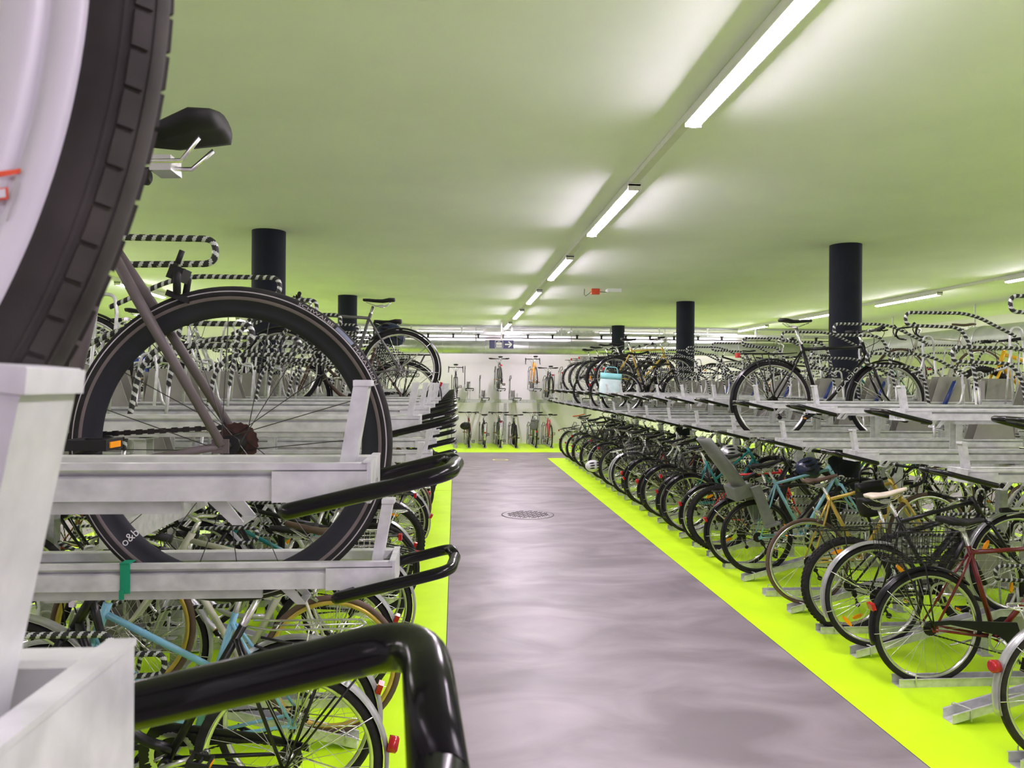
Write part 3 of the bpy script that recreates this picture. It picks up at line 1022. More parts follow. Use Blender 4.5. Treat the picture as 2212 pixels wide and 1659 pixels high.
def m_crank():
    b = MB()
    N = 34
    for yy, rr in ((-0.050, 0.082),):
        vs = []
        for y2 in (yy - 0.0015, yy + 0.0015):
            for k in range(2 * N):
                a = PI * k / N
                q = rr + (0.0025 if k % 2 else -0.001)
                vs.append((q * math.cos(a), y2, q * math.sin(a)))
            for k in range(2 * N):
                a = PI * k / N
                vs.append(((rr - 0.018) * math.cos(a), y2, (rr - 0.018) * math.sin(a)))
        n = 2 * N
        fs = []
        for k in range(n):
            l = (k + 1) % n
            fs += [(k, l, n + l, n + k), (2 * n + k, 3 * n + k, 3 * n + l, 2 * n + l), (k, 2 * n + k, 2 * n + l, l)]
        b.add(vs, fs, 0, False)
    for k in range(5):
        a = 2 * PI * k / 5
        b.tube([(0, -0.05, 0), (0.068 * math.cos(a), -0.05, 0.068 * math.sin(a))], 0.006, 5)
    b.tube([(0, -0.062, 0), (0.17, -0.070, 0)], [0.013, 0.010], 8).tube([(0, 0.062, 0), (-0.17, 0.070, 0)], [0.013, 0.010], 8)
    b.tube([(0.17, -0.078, 0), (0.17, -0.060, 0)], 0.014, 8).tube([(-0.17, 0.078, 0), (-0.17, 0.060, 0)], 0.014, 8)
    b.tube([(0, -0.066, 0), (0, 0.066, 0)], 0.011, 8)
    return b.mesh('crankset')
def m_pedal():
    b = MB().tube([(0, -0.012, 0), (0, 0.085, 0)], 0.006, 6)
    for y in (0.02, 0.085):
        b.box((0, y, 0), (0.075, 0.010, 0.020))
    for x in (-0.034, 0.034):
        b.box((x, 0.052, 0), (0.010, 0.075, 0.022))
        b.box((x * 1.17, 0.052, 0), (0.004, 0.045, 0.012), 1)
    return b.mesh('pedal')
def m_chain(hero=False):
    b = MB()
    BB = HERO_BB if hero else globals()['BB']
    g = 1.5 if hero else 1.0
    for z0, z1 in ((0.083, 0.036), (-0.083, -0.034)):
        P = resample([(BB.x, -0.05, BB.z + z0), (0, -0.042, R + z1)], 0.0127)
        for i, p in enumerate(P):
            b.box(p, (0.0125, 0.006 if i % 2 else 0.0036, g * (0.008 if i % 2 else 0.0055)), 0, Matrix.Rotation(-math.atan2((BB.z + z0) - (R + z1), BB.x), 3, 'Y'))
    return b.mesh('chain')
def m_guard_chain():
    b = MB()
    poly = [(BB.x + 0.10, BB.z - 0.10), (BB.x + 0.125, BB.z), (BB.x + 0.09, BB.z + 0.105), (0.10, R + 0.055), (-0.05, R + 0.045), (-0.06, R + 0.02), (0.10, R + 0.03), (BB.x - 0.02, BB.z + 0.03)]
    b.extrude(poly, -0.068, -0.056, axis='y')
    return b.mesh('chain_guard')
def m_derail():
    b = MB().box((0.02, -0.055, R - 0.045), (0.028, 0.02, 0.03))
    b.tube([(0.02, -0.052, R - 0.05), (0.05, -0.05, R - 0.13)], 0.007, 6)
    for c in ((0.028, -0.05, R - 0.065), (0.05, -0.05, R - 0.135)):
        b.tube([(c[0], -0.056, c[2]), (c[0], -0.044, c[2])], 0.018, 10)
    return b.mesh('derailleur')
def m_fender(front):
    b = MB()
    r, w = R + 0.012, 0.025
    prof = [(r - 0.006, -w), (r + 0.006, -w * 0.7), (r + 0.010, 0), (r + 0.006, w * 0.7), (r - 0.006, w), (r - 0.0045, w * 0.97), (r + 0.004, w * 0.65), (r + 0.008, 0), (r + 0.004, -w * 0.65), (r - 0.0045, -w * 0.97)]
    a0, a1 = (rad(55), rad(206)) if front else (rad(45), rad(196))
    b.lathe(prof, 30, a0=a0, a1=a1)
    return b.mesh('mudguard')
def m_fstays(front):
    b = MB()
    r = R + 0.006
    for a in ((190, 150) if front else (185, 140)):
        a = rad(a)
        for s in (1, -1):
            b.tube([(0, s * 0.058, 0), (r * math.cos(a), s * 0.027, r * math.sin(a))], 0.0028, 5)
    return b.mesh('mudguard_stay')
def m_carrier():
    b = MB()
    z = R + 0.405
    for s in (1, -1):
        b.tube(fillet([(0.20, s * 0.045, z + 0.01), (0.10, s * 0.065, z), (-0.26, s * 0.065, z), (-0.29, 0, z)], 0.03, 4), 0.005, 6)
        b.tube([(-0.06, s * 0.067, z), (0.0, s * 0.072, R)], 0.0045, 6).tube([(-0.20, s * 0.067, z), (0.0, s * 0.074, R + 0.01)], 0.0045, 6)
    for x in (0.08, 0.0, -0.09, -0.18):
        b.tube([(x, -0.065, z), (x, 0.065, z)], 0.004, 6)
    b.tube([(0.10, 0, z), (-0.27, 0, z)], 0.004, 6)
    return b.mesh('luggage_carrier')
def m_basket(x0, x1, w, z0, z1):
    b = MB()
    dx, dy = 0.02, 0.02
    nz = 7
    for i in range(nz):
        t = i / (nz - 1)
        z = z0 + (z1 - z0) * t
        a, c, q = x0 + dx * (1 - t), x1 - dx * (1 - t), w - dy * (1 - t)
        b.tube([(a, -q, z), (c, -q, z), (c, q, z), (a, q, z)], 0.004 if i == nz - 1 else 0.002, 5, closed=True)
    n = 12
    for i in range(n + 1):
        t = i / n
        for s in (1, -1):
            b.tube([(x0 + dx + (x1 - x0 - 2 * dx) * t, s * (w - dy), z0), (x0 + (x1 - x0) * t, s * w, z1)], 0.0018, 4, cap=False)
        b.tube([(x0 + dx + (x1 - x0 - 2 * dx) * t, -(w - dy), z0), (x0 + dx + (x1 - x0 - 2 * dx) * t, w - dy, z0)], 0.0018, 4, cap=False)
    for i in range(9):
        t = -1 + 2 * i / 8
        for xa, xb in ((x0 + dx, x0), (x1 - dx, x1)):
            b.tube([(xa, t * (w - dy), z0), (xb, t * w, z1)], 0.0018, 4, cap=False)
    return b.mesh('wire_basket')
def m_light():
    return MB().box((0, 0, 0), (0.024, 0.055, 0.040)).mesh('rear_light')
def m_roundlight():
    return MB().tube([(0.02, 0, 0), (-0.012, 0, 0), (-0.018, 0, 0)], [0.03, 0.03, 0.022], 16).mesh('rear_light')
def m_flight():
    return MB().tube([(0.0, 0, 0), (0.05, 0, 0), (0.055, 0, 0)], [0.018, 0.034, 0.03], 12).box((-0.01, 0, -0.02), (0.02, 0.02, 0.03)).mesh('front_light')
def m_kick():
    return MB().tube([(0.36, 0.05, 0.25), (0.20, 0.085, 0.20)], 0.007, 6).mesh('kickstand')
def m_cable(kind):
    b = MB()
    x, z = (0.80, 1.01) if kind == 'city' else (0.85, 0.955) if kind == 'flat' else (0.985, 0.96)
    for s, ex in ((1, (0.87, 0.02, 0.70)), (-1, (0.80, -0.02, 0.80))):
        P = [(x, s * 0.16, z), (x + 0.10, s * 0.10, z - 0.01), (0.93, s * 0.04, z - 0.09), ex]
        b.tube(fillet(P, 0.09, 5), 0.0028, 5)
    return b.mesh('brake_cable')
def m_caliper():
    b = MB().box((0.0, 0, 0.0), (0.03, 0.05, 0.03))
    for s in (1, -1):
        b.tube([(0.0, s * 0.01, 0.01), (-0.01, s * 0.035, -0.005), (-0.02, s * 0.026, -0.04)], 0.008, 6)
        b.box((-0.022, s * 0.0195, -0.046), (0.05, 0.010, 0.013))
    b.tube([(0.0, 0.03, 0.05), (0.0, 0.03, 0.02)], 0.006, 6)
    return b.mesh('rim_brake')

def wheel(parent, name, loc, sp, rear, lod):
    ty, rk = sp.get('ty', 'city'), sp.get('rk')
    rk = rk or ('mtb' if ty == 'mtb' else 'alu')
    rim_m = sp.get('rim', 'alu')
    w = put(name, cached(('rim', rk), lambda: m_rim(rk)), [rim_m, 'braketrack'], parent, loc)
    put('tyre', cached(('tyre', ty), lambda: m_tyre(ty)), sp.get('tm', 'rubber'), w)
    r_in = {'alu': 0.296, 'mtb': 0.283, 'deep': 0.28, 'near': 0.284}[rk]
    ns, rr = (20, 0.0012) if rk == 'deep' else (28, 0.0013)
    put('spokes', cached(('spokes', ns, r_in), lambda: m_spokes(ns, r_in, rr)), sp.get('spm', 'spoke'), w, rot=(0, RND.uniform(0, 0.4), 0))
    put('hub', cached('hub', m_hub), sp.get('hubm', 'alu'), w)
    if rear and lod >= 1:
        put('cassette', cached('cass', m_cassette), sp.get('cas', 'chain'), w)
    if sp.get('refl') and lod >= 1:
        a = RND.uniform(0, PI)
        for q in (0, PI):
            put('spoke_reflector', cached('refl', m_refl), 'orange', w, rot=(0, a + q, 0))
    return w

def bike(loc, rz, pitch, sp, label, group, lod=2):
    r = root('bicycle', loc, (0, -pitch, rz), label, 'bicycle', group)
    wheel(r, 'rear_wheel', (0, 0, R), sp, True, lod)
    fw_sp = dict(sp)
    fw_sp.update(sp.get('fw', {}))
    wheel(r, 'front_wheel', (AX, 0, R), fw_sp, False, lod)
    ft, fc = sp.get('ft', 'd'), sp.get('fc', 'black')
    put('frame', cached(('frame', ft), lambda: m_frame(ft)), fc, r)
    su = ft == 'mtb'
    put('fork', cached(('fork', su), lambda: m_fork(su)), sp.get('fkm', fc), r)
    d = (ST - BB).normalized()
    st = Vector((0.30, 0, 0.69)) if ft == 'mtb' else ST
    top = st + d * sp.get('sh', 0.12)
    put('seatpost', cached('post_seat', m_post), sp.get('pm', 'alu'), r, tuple(top - d * 0.20))
    sk = sp.get('sk', 'sport' if sp.get('bar', 'flat') != 'city' else 'city')
    sd = put('saddle', cached(('saddle', sk), lambda: m_saddle(sk)), sp.get('sm', 'matblack'), r, tuple(top + Vector((-0.01 + sp.get('sdx', 0), 0, 0.072))), (0, sp.get('tilt', 0), 0), sp.get('ssc'))
    put('saddle_rails', cached('rails', m_rails), 'alu', sd)
    bk = sp.get('bar', 'flat')
    h = put('handlebar', cached(('bar', bk), lambda: m_bar(bk)), sp.get('bm', 'alu' if bk == 'city' else 'black'), r)
    put('stem', cached('stem', m_stem), sp.get('bm', 'alu'), h)
    for s in (1, -1):
        put('grip', cached(('grip', bk, s), lambda: m_grip(bk, s)), sp.get('gm', 'matblack'), h)
        if lod >= 1:
            put('brake_lever', cached(('lever', bk, s), lambda: m_lever(bk, s)), 'matblack' if bk != 'city' else 'alu', h)
    ca = sp.get('ca', RND.uniform(-0.85, 0.85) + (PI if RND.random() < 0.5 else 0))
    bb = HERO_BB if ft == 'hero' else BB
    c = put('crankset', cached('crank', m_crank), sp.get('cm', 'alu'), r, tuple(bb), (0, ca, 0))
    for x, y, s in ((0.17, -0.078, -1), (-0.17, 0.078, 1)):
        put('pedal', cached('pedal', m_pedal), ['matblack', 'orange'], c, (x, y, 0), (0, -ca, 0 if s > 0 else PI))
    put('chain', cached(('chain', ft == 'hero'), lambda: m_chain(ft == 'hero')), 'chain', r)
    if lod >= 1:
        if sp.get('cg'):
            put('chain_guard', cached('cguard', m_guard_chain), 'black', r)
        else:
            put('derailleur', cached('derail', m_derail), 'matblack', r)
        put('brake_cable', cached(('cable', bk), lambda: m_cable(bk)), 'matblack', r)
        if not sp.get('fe') and ft != 'mtb':
            put('rim_brake', cached('caliper', m_caliper), 'alu' if not sp.get('hero') else 'matblack', r, (0.118, 0, 0.714) if sp.get('hero') else (0.155, 0, 0.705), (0, rad(-20), 0))
    if sp.get('fe'):
        for nm, f, x in (('rear_mudguard', False, 0), ('front_mudguard', True, AX)):
            g = put(nm, cached(('fender', f), lambda: m_fender(f)), sp['fe'], r, (x, 0, R))
            if lod >= 1:
                put('mudguard_stay', cached(('fstay', f), lambda: m_fstays(f)), 'alu', g)
    if sp.get('ra'):
        put('luggage_carrier', cached('carrier', m_carrier), sp['ra'] if isinstance(sp['ra'], str) else 'black', r)
    if sp.get('rb'):
        put('rear_basket', cached('rbasket', lambda: m_basket(-0.28, 0.10, 0.14, R + 0.41, R + 0.60)), sp['rb'], r)
    if sp.get('fb'):
        put('front_basket', cached('fbasket', lambda: m_basket(0.93, 1.22, 0.17, 0.84, 1.06)), sp['fb'], r)
    if sp.get('li'):
        a = rad(160)
        rr = R + 0.03
        if sp['li'] == 'round':
            put('rear_light', cached('rlight', m_roundlight), 'redlens', r, (rr * math.cos(a) - 0.012, 0, R + rr * math.sin(a)))
        elif sp['li'] == 'high':
            put('rear_light', cached('light', m_light), 'redlens', r, (-0.30, 0, R + 0.39))
        else:
            put('rear_light', cached('light', m_light), 'redlens', r, (rr * math.cos(a), 0, R + rr * math.sin(a)), (0, rad(-20), 0))
    if sp.get('fl'):
        put('front_light', cached('flight', m_flight), 'chrome', r, (0.88, 0, 0.80))
    if sp.get('ks'):
        put('kickstand', cached('kick', m_kick), 'alu', r)
    return r

# ------------------------------------------------------------------ which bicycle stands where
PITCHUP = math.atan2(0.205, 1.02)
def on_floor(side, y, inc, sp, label, grp, lod=2):
    dx = sp.get('dx', 0.20)
    z, p = (0.066, PITCHUP) if inc else (0.005, 0)
    if side == 'R':
        return bike((FXR + dx, y + 0.05, z), 0, p, sp, label, grp, lod)
    return bike((FXL - dx, y, z), PI, p, sp, label, grp, lod)
def on_tray(x, y, rz, high, sp, label, grp, lod=2):
    z = (ZH if high else ZL) - 0.10 + sp.get('dz', 0)
    dx = sp.get('dx', 0.362)
    return bike((x + dx * math.cos(rz), y + dx * math.sin(rz), z), rz, 0, sp, label, grp, lod)

S = {
 'blk_city': dict(ft='s', fc='black', fe='black', ra=1, bar='city', li='box', cg=1, fl=1, sm='matblack', fcn='black step-through', feat='black mudguards'),
 'blk_mtb': dict(ft='mtb', fc='black', ty='mtb', rim='black', sh=0.2, li=0, refl=1, fcn='black', feat='knobbly tyres'),
 'blk_trek': dict(ft='d', fc='black', fe='black', ra=1, li='high', fcn='black', feat='rear carrier'),
 'gry_trek': dict(ft='d', fc='grey', fe='black', ra=1, li='high', fcn='grey', feat='rear carrier'),
 'sil_city': dict(ft='s', fc='silver', fe='silver', ra='alu', bar='city', li='box', fcn='silver step-through', feat='silver mudguards'),
 'red_road': dict(ft='d', fc='red', ty='road', bar='drop', sh=0.14, fcn='red', feat='drop handlebars'),
 'blu_city': dict(ft='m', fc='blue', fe='silver', ra='alu', bar='city', li='box', sm='brown', fcn='blue', feat='silver mudguards'),
 'teal_city': dict(ft='m', fc='teal', fe='black', ra=1, bar='flat', li='high', fcn='teal', feat='black mudguards'),
 'dkr_city': dict(ft='s', fc='darkred', fe='black', ra=1, bar='city', li='round', cg=1, fcn='dark red', feat='black mudguards'),
 'grn_city': dict(ft='d', fc='green_d', fe='green_d', bar='city', ra=1, li='box', fcn='dark green', feat='green mudguards'),
 'wht_mtb': dict(ft='mtb', fc='white', ty='mtb', sh=0.2, fcn='white', feat='knobbly tyres'),
 'crm_road': dict(ft='d', fc='creamframe', ty='road', tm='tanrubber', bar='drop', sm='brown', fcn='pale cream', feat='brown tyres'),
 'sky_city': dict(ft='m', fc='skyblue', fe='silver', bar='city', ra='alu', li='box', sm='tan', fcn='sky blue', feat='orange leather saddle'),
 'blk_road': dict(ft='d', fc='black', ty='road', bar='drop', rim='black', spm='darkspoke', sh=0.15, fcn='black', feat='thin black tyres'),
 'brn_city': dict(ft='d', fc='brown', fe='brown', bar='city', ra=1, li='box', fcn='brown', feat='brown mudguards'),
}
def V(base, **kw):
    d = dict(S[base]); d.update(kw)
    return d

# right rack, floor level: k -> spec (index along the rack; spot k stands at 3.90 + k * pitch)
RF = {
 -2: V('blk_trek'),
 -1: V('sil_city', li='round', tm='rubbergrey', dx=0.26, fcn='silver', feat='round red rear light'),
 1: V('dkr_city', rb='black', ft='d', li='box', fcn='dark red and black', feat='wire basket', ks=1, ca=0.9),
 2: V('blk_trek', fe='silver', ra=0, li=0, sm='cream', tm='rubber', refl=1, sh=0.13, rim='alu', fcn='black', feat='pale saddle and silver mudguards', dx=0.21),
 3: V('blk_mtb', ra=1, refl=1, rim='alu', fcn='black', feat='knobbly tyres and carrier', dx=0.22),
 4: V('red_road', fc='gold', tm='tanrubber', bar='drop', sm='brown', sh=0.10, fcn='golden yellow', feat='thin brown tyres', dx=0.22),
 6: V('blk_road', fc='turq', ty='road', bar='flat', rim='black', spm='spoke', sh=0.12, fcn='turquoise', feat='grey child seat', child=1, dx=0.20),
 7: V('blk_trek', li='box', fcn='black', feat='pale cream tyres', dx=0.16),
 8: V('blk_mtb', fcn='black', feat='fat tyres and red accents', dx=0.19),
 9: V('red_road', fc='red', bar='flat', fe='black', li='box', fcn='bright red', feat='black mudguards'),
 10: V('teal_city'),
 11: V('blk_city'),
 12: V('gry_trek', li=0),
 13: V('blk_trek', li='round', fcn='black', feat='round red rear light'),
 14: V('blk_city', ft='d', rb='black', fcn='black', feat='wire basket'),
 15: V('dkr_city', fcn='dark red step-through', feat='red rear light'),
 16: V('sil_city', li=0, fcn='silver', feat='silver mudguards'),
 17: V('blk_trek', fe='silver', li=0, fcn='black', feat='silver mudguards'),
 18: V('gry_trek', fe=0, fcn='grey', feat='bare wheels'),
 19: V('blk_road'),
 20: V('blk_city', li=0),
 21: V('blk_trek', fe='silver', rb='black', fcn='black', feat='wire basket and silver mudguards'),
 22: V('gry_trek', li=0),
 23: V('blk_mtb', refl=0),
 24: V('blk_city', li='high', fcn='black', feat='high rear light'),
 25: V('brn_city', sm='brown'),
 26: V('blk_road', bar='flat'),
 27: V('sil_city', fb='alu', fcn='silver', feat='front wire basket'),
 28: V('blk_trek', sm='tan', fcn='black', feat='orange saddle'),
 29: V('grn_city'),
}
n = 0
for k in sorted(RF):
    y = 3.90 + PITCH * k
    sp = RF[k]
    lab = '%s bicycle with %s, %s floor bike along the right rack' % (sp['fcn'], sp['feat'], ORD[n])
    RF[k]['obj'] = on_floor('R', y, k % 2 == 0, sp, lab, 'floor bicycles of the right rack', 2 if k < 16 else 1)
    n += 1

# right rack, upper level
RU = {
 5: V('blk_trek', fc='black', li='high', sh=0.17, rim='alu', fcn='black trekking', feat='rear carrier'),
 7: V('blk_road', ft='d', fe='silver', fcn='grey', fc='grey', feat='drop handlebars'),
 17: V('blk_trek', fcn='black', feat='rear carrier'),
 18: V('brn_city', fc='gold', fe='black', fcn='golden yellow', feat='brown saddle'),
 19: V('blk_city', fcn='black step-through', feat='black mudguards'),
 20: V('blk_mtb', fcn='black', feat='knobbly tyres'),
 22: V('blk_trek', fcn='black', feat='black mudguards'),
 23: V('blk_road', fcn='black', feat='thin black tyres'),
 24: V('gry_trek', fcn='grey', feat='rear carrier'),
 26: V('blk_city', fcn='black', feat='swept handlebars'),
}
del RU[7]; UPR.discard(7)
n = 0
for k in sorted(RU):
    sp = RU[k]
    lab = '%s bicycle with %s, %s bike on the upper trays of the right rack' % (sp['fcn'], sp['feat'], ORD[n])
    RU[k]['obj'] = on_tray(XR, 3.90 + PITCH * k, 0, k % 2 == 0, sp, lab, 'upper bicycles of the right rack')
    n += 1

vs, fs = text_geo('CLADIO', 0.075)
d_ = (HB + (HT - HB) * 0.22 - BB).normalized()
n_ = Vector((-d_.z, 0, d_.x))
b = MB()
p0 = BB + d_ * 0.20
b.add([tuple(p0 + d_ * (x * 1.05) + n_ * (z * 0.52 - 0.0135) + Vector((0, -0.0172, 0))) for x, z in vs], fs, 0, False)
put('frame_lettering', b, 'offwhite', RU[5]['obj'])

# left rack, floor level: list index -> spec
LF = {
 2: V('gry_trek', fc='grey', fe=0, ra=0, sh=0.1, fcn='dark grey', feat='bare wheels'),
 3: V('crm_road', bar='flat', sm='tan', fcn='pale cream', feat='orange leather saddle'),
 4: V('blk_city', fe='silver', li='round', fcn='black', feat='silver mudguards'),
 5: V('sky_city'),
 6: V('crm_road', rim='gold', fcn='pale cream', feat='golden rims'),
 7: V('sil_city', rb='alu', fcn='silver', feat='silver wire basket'),
 8: V('blk_trek', fe='silver'),
 9: V('teal_city', sm='tan', fcn='teal', feat='orange saddle'),
 10: V('blk_road', fc='white', fcn='white', feat='thin black tyres'),
 11: V('sil_city', fe='silver', li='box'),
 12: V('blk_mtb'),
 13: V('gry_trek', fe='silver', fcn='grey', feat='silver mudguards'),
 14: V('blu_city'),
 15: V('blk_city'),
 16: V('crm_road'),
 17: V('dkr_city'),
 18: V('blk_trek', fe=0, fcn='black', feat='bare wheels'),
 19: V('sil_city'),
 20: V('blk_road'),
 21: V('teal_city'),
 22: V('gry_trek'),
 23: V('blk_city'),
 25: V('wht_mtb'),
 27: V('blk_trek'),
}
n = 0
for i in sorted(LF):
    sp = LF[i]
    lab = '%s bicycle with %s, %s floor bike along the left rack' % (sp['fcn'], sp['feat'], ORD[n])
    LF[i]['obj'] = on_floor('L', YLs[i], i % 2 == 0, sp, lab, 'floor bicycles of the left rack', 2 if i < 16 else 1)
    n += 1

# left rack, upper level
near = dict(ft='d', fc='white', ty='near', rk='near', rim='white', tm='rubbergrey', bar='flat', spm='spoke', sh=0.12, dx=0.318, dz=0.045, ca=2.4)
NB = on_tray(XL - 0.017, 0.317, PI, True, near, 'bicycle with white rims and grooved tyre in the nearest upper tray', 'upper bicycles of the left rack')
hero = dict(ft='hero', fc='taupe', ty='hero', rk='deep', rim='deeprim', tm='rubber', bar='drop', spm='darkspoke', hubm='matblack', cas='rust', hero=1, sh=0.16, dx=0.357, ca=rad(28), cm='black', sk='sport', pm='black', bm='black', refl=0, sdx=-0.035, ssc=(1.1, 1.35, 1.5), tilt=rad(2))
HBK = on_tray(XL, YLs[3], PI, False, hero, 'taupe racing bicycle with deep black rims in a low upper tray', 'upper bicycles of the left rack')
L12 = on_tray(XL, YLs[12], PI, True, V('gry_trek', fc='grey', ra=0, li=0, sh=0.08, sm='matblack', sdx=-0.05), 'grey bicycle with tall saddle on a raised tray of the left rack', 'upper bicycles of the left rack')
L13 = on_tray(XL, YLs[13], PI, False, V('blk_city', fc='brown', sm='matblack', sh=0.20, sdx=-0.05), 'dark bicycle with black mudguards and hanging helmet on the left rack', 'upper bicycles of the left rack')

put('rear_light', cached('roundlamp', lambda: MB().tube([(0.03, 0, 0), (-0.02, 0, 0), (-0.026, 0, 0)], [0.016, 0.019, 0.012], 14).mesh('rear_light')), 'matblack', HBK, (0.205, 0.0, 0.925))
# lettering on the racing bicycle's rear wheel
def arc_text(s, size, r, a_start, y, mname, wheel_o, nm, a_end):
    vs, fs = text_geo(s, size)
    wmax = max(v[0] for v in vs)
    b = MB()
    q = []
    for x, z in vs:
        rr = r + z
        a = a_start + (a_end - a_start) * x / wmax
        q.append((-rr * math.sin(a), y, rr * math.cos(a)))
    b.add(q, fs, 0, False)
    return put(nm, b, mname, wheel_o)
hw = [c for c in HBK.children if c.name.startswith('rear_wheel')][0]
arc_text('SCHWALBE', 0.0095, 0.3348, rad(24.5), 0.0150, 'greymark', hw, 'tyre_lettering', rad(40))
arc_text('MARATHON', 0.0095, 0.3348, rad(50.5), 0.0150, 'greymark', hw, 'tyre_lettering', rad(67))
b = MB()
q = []
for i in range(13):
    a = rad(41 + 8.5 * i / 12)
    for rr in (0.3345, 0.3420):
        q.append((-rr * math.sin(a), 0.0154 if rr < 0.34 else 0.0112, rr * math.cos(a)))
b.add(q, [(2 * i, 2 * i + 1, 2 * i + 3, 2 * i + 2) for i in range(12)], 0, False)
put('blue_strip', b, 'bluemark', hw)
MT['reflective'] = pm('reflective_line', (0.42, 0.40, 0.42), 0.3, 0.3)
b = MB().lathe([(0.3312, 0.01525), (0.3336, 0.01495)], 140, closed_prof=False)
put('reflective_line', b, 'reflective', hw)
vs, fs = text_geo('o&b', 0.026)
b = MB()
a = rad(227)
er = Vector((-math.sin(a), 0, math.cos(a)))      # outwards
ea = Vector((-math.cos(a), 0, -math.sin(a)))     # clockwise as seen from the left side
b.add([tuple(er * (0.314 - x) + ea * (z - 0.009) + Vector((0, 0.0120, 0))) for x, z in vs], fs, 0, False)
put('rim_lettering', b, 'offwhite', hw)
# red-orange print and dark scratch on the white rim
nw = [c for c in NB.children if c.name.startswith('rear_wheel')][0]
def rim_patch(pts, mname, nm, y=0.0159):
    """patches given as (radius, angle from the aisle side downwards in degrees)"""
    b = MB()
    for quad in pts:
        q = []
        for rr, a in quad:
            a = rad(a)
            q.append((-rr * math.cos(a), y, -rr * math.sin(a)))
        b.add(q, [(0, 1, 2, 3)], 0, False)
    return put(nm, b, mname, nw)

def at_rim(u, v, y=0.303):
    d = Fw + Rc * ((u - 1106) / 1660) - Uc * ((v - 829.5) / 1660)
    p = Vector((0, 0, 1.8)) + d * (y / d.y)
    return p
bpy.context.view_layer.update()
inv = nw.matrix_world.inverted()
def rim_print(quads, m, nm):
    b = MB()
    for q in quads:
        L = [inv @ at_rim(u, v) for u, v in q]
        b.add([(p.x, 0.0161, p.z) for p in L], [tuple(range(len(q)))], 0, False)
    return put(nm, b, m, nw)
rim_print([[(-60, 382), (52, 367), (50, 378), (-60, 396)], [(-40, 415), (24, 407), (25, 433), (-40, 442)]], 'orangered', 'rim_print')
rim_print([[(-40, 419), (20, 411), (21, 429), (-40, 438)]], 'white', 'rim_print').location.y = 0.0004
rim_print([[(44, 398), (50, 394), (38, 440), (24, 480), (19, 480), (33, 440)]], 'greymark', 'rim_scratch')

# ------------------------------------------------------------------ rows behind
pool = ['blk_city', 'blk_mtb', 'blk_trek', 'gry_trek', 'sil_city', 'red_road', 'blu_city', 'teal_city', 'dkr_city', 'wht_mtb', 'crm_road', 'blk_road', 'sky_city', 'brn_city']
def fill(ys, x, rz, upper, where, grp, pick):
    n = 0
    for i, y in ys:
        sp = V(pick[n % len(pick)])
        lab = '%s bicycle with %s, %s %s bike behind the %s rack' % (sp['fcn'], sp['feat'], ORD[n], 'upper' if upper else 'floor', where)
        if upper:
            on_tray(x, y, rz, i % 2 == 0, sp, lab, grp, 1)
        else:
            dx = 0.2
            inc = i % 2 == 0
            bike((x + (0.33 - 0.0 + dx) * math.cos(rz), y, 0.066 if inc else 0.005), rz, PITCHUP if inc else 0, sp, lab, grp, 1)
        n += 1
UR2 = [(i, 5.1 + PITCH * i) for i in (8, 11, 15, 16, 19, 22)]
fill(UR2, 6.83, PI, True, 'right', 'upper bicycles behind the right rack', ['crm_road', 'teal_city', 'blk_trek', 'sil_city', 'dkr_city', 'blk_mtb'])
on_tray(6.83, 5.1 + PITCH * 5, PI, False, V('blk_mtb', fc='yellow', refl=0), 'bright yellow bicycle with thick tubes on the row behind the right rack', 'upper bicycles behind the right rack', 1)
FR2 = [(i, 5.1 + PITCH * i) for i in (0, 1, 2, 3, 4, 6, 7, 9, 10, 12, 14, 16, 18, 20)]
for i, y in FR2:
    floor_stand(6.5, y, PI, i % 2 == 0, '%s galvanised floor trough, %s along the row behind the right rack' % ('sloping' if i % 2 == 0 else 'flat', ORD[i]), 'floor troughs behind the right rack')
fill(FR2, 6.83, PI, False, 'right', 'floor bicycles behind the right rack', ['crm_road', 'sil_city', 'gry_trek', 'blk_road', 'wht_mtb', 'crm_road', 'blk_city', 'sil_city', 'teal_city', 'blk_trek'])
UL2 = [(i, 2.6 + PITCH * i) for i in (6, 9, 12, 15)]
fill(UL2, -3.97, 0, True, 'left', 'upper bicycles behind the left rack', ['blk_trek', 'blu_city', 'sil_city', 'blk_city'])
FL2 = [(i, 2.6 + PITCH * i) for i in (0, 1, 2, 3, 4, 6, 7, 9, 11, 13)]
for i, y in FL2:
    floor_stand(-3.64, y, 0, i % 2 == 0, '%s galvanised floor trough, %s along the row behind the left rack' % ('sloping' if i % 2 == 0 else 'flat', ORD[i]), 'floor troughs behind the left rack')
fill(FL2, -3.97, 0, False, 'left', 'floor bicycles behind the left rack', ['sil_city', 'crm_road', 'blk_trek', 'gry_trek', 'sky_city', 'blk_city', 'crm_road', 'dkr_city'])

# back wall bikes, seen from behind
WB = [(1, 'dkr_city', dict(fc='darkred', ft='d', bar='flat', fe=0, ra=0, li=0, cg=0), 'dark red', 'a helmet on its wheel'),
      (2, 'blk_city', dict(fe='silver'), 'black', 'silver mudguards'), (3, 'gry_trek', dict(fe='silver'), 'grey', 'silver mudguards'),
      (4, 'blk_mtb', {}, 'black', 'knobbly tyres'), (5, 'blu_city', dict(fc='navy', fe='black', bar='flat'), 'navy', 'a grey bag'),
      (6, 'red_road', dict(fc='pink', bar='flat', ty='city', fe=0), 'pink', 'bare wheels')]
for n, (i, base, kw, cn, feat) in enumerate(WB):
    wb = bike((WX[i], WYF + 0.2, 0.005), PI / 2, 0, V(base, **kw), '%s bicycle with %s, %s floor bike along the back wall' % (cn, feat, ORD[n]), 'bicycles along the back wall', 1)
    wb.scale = [0.93 if n % 2 else 1.0] * 3
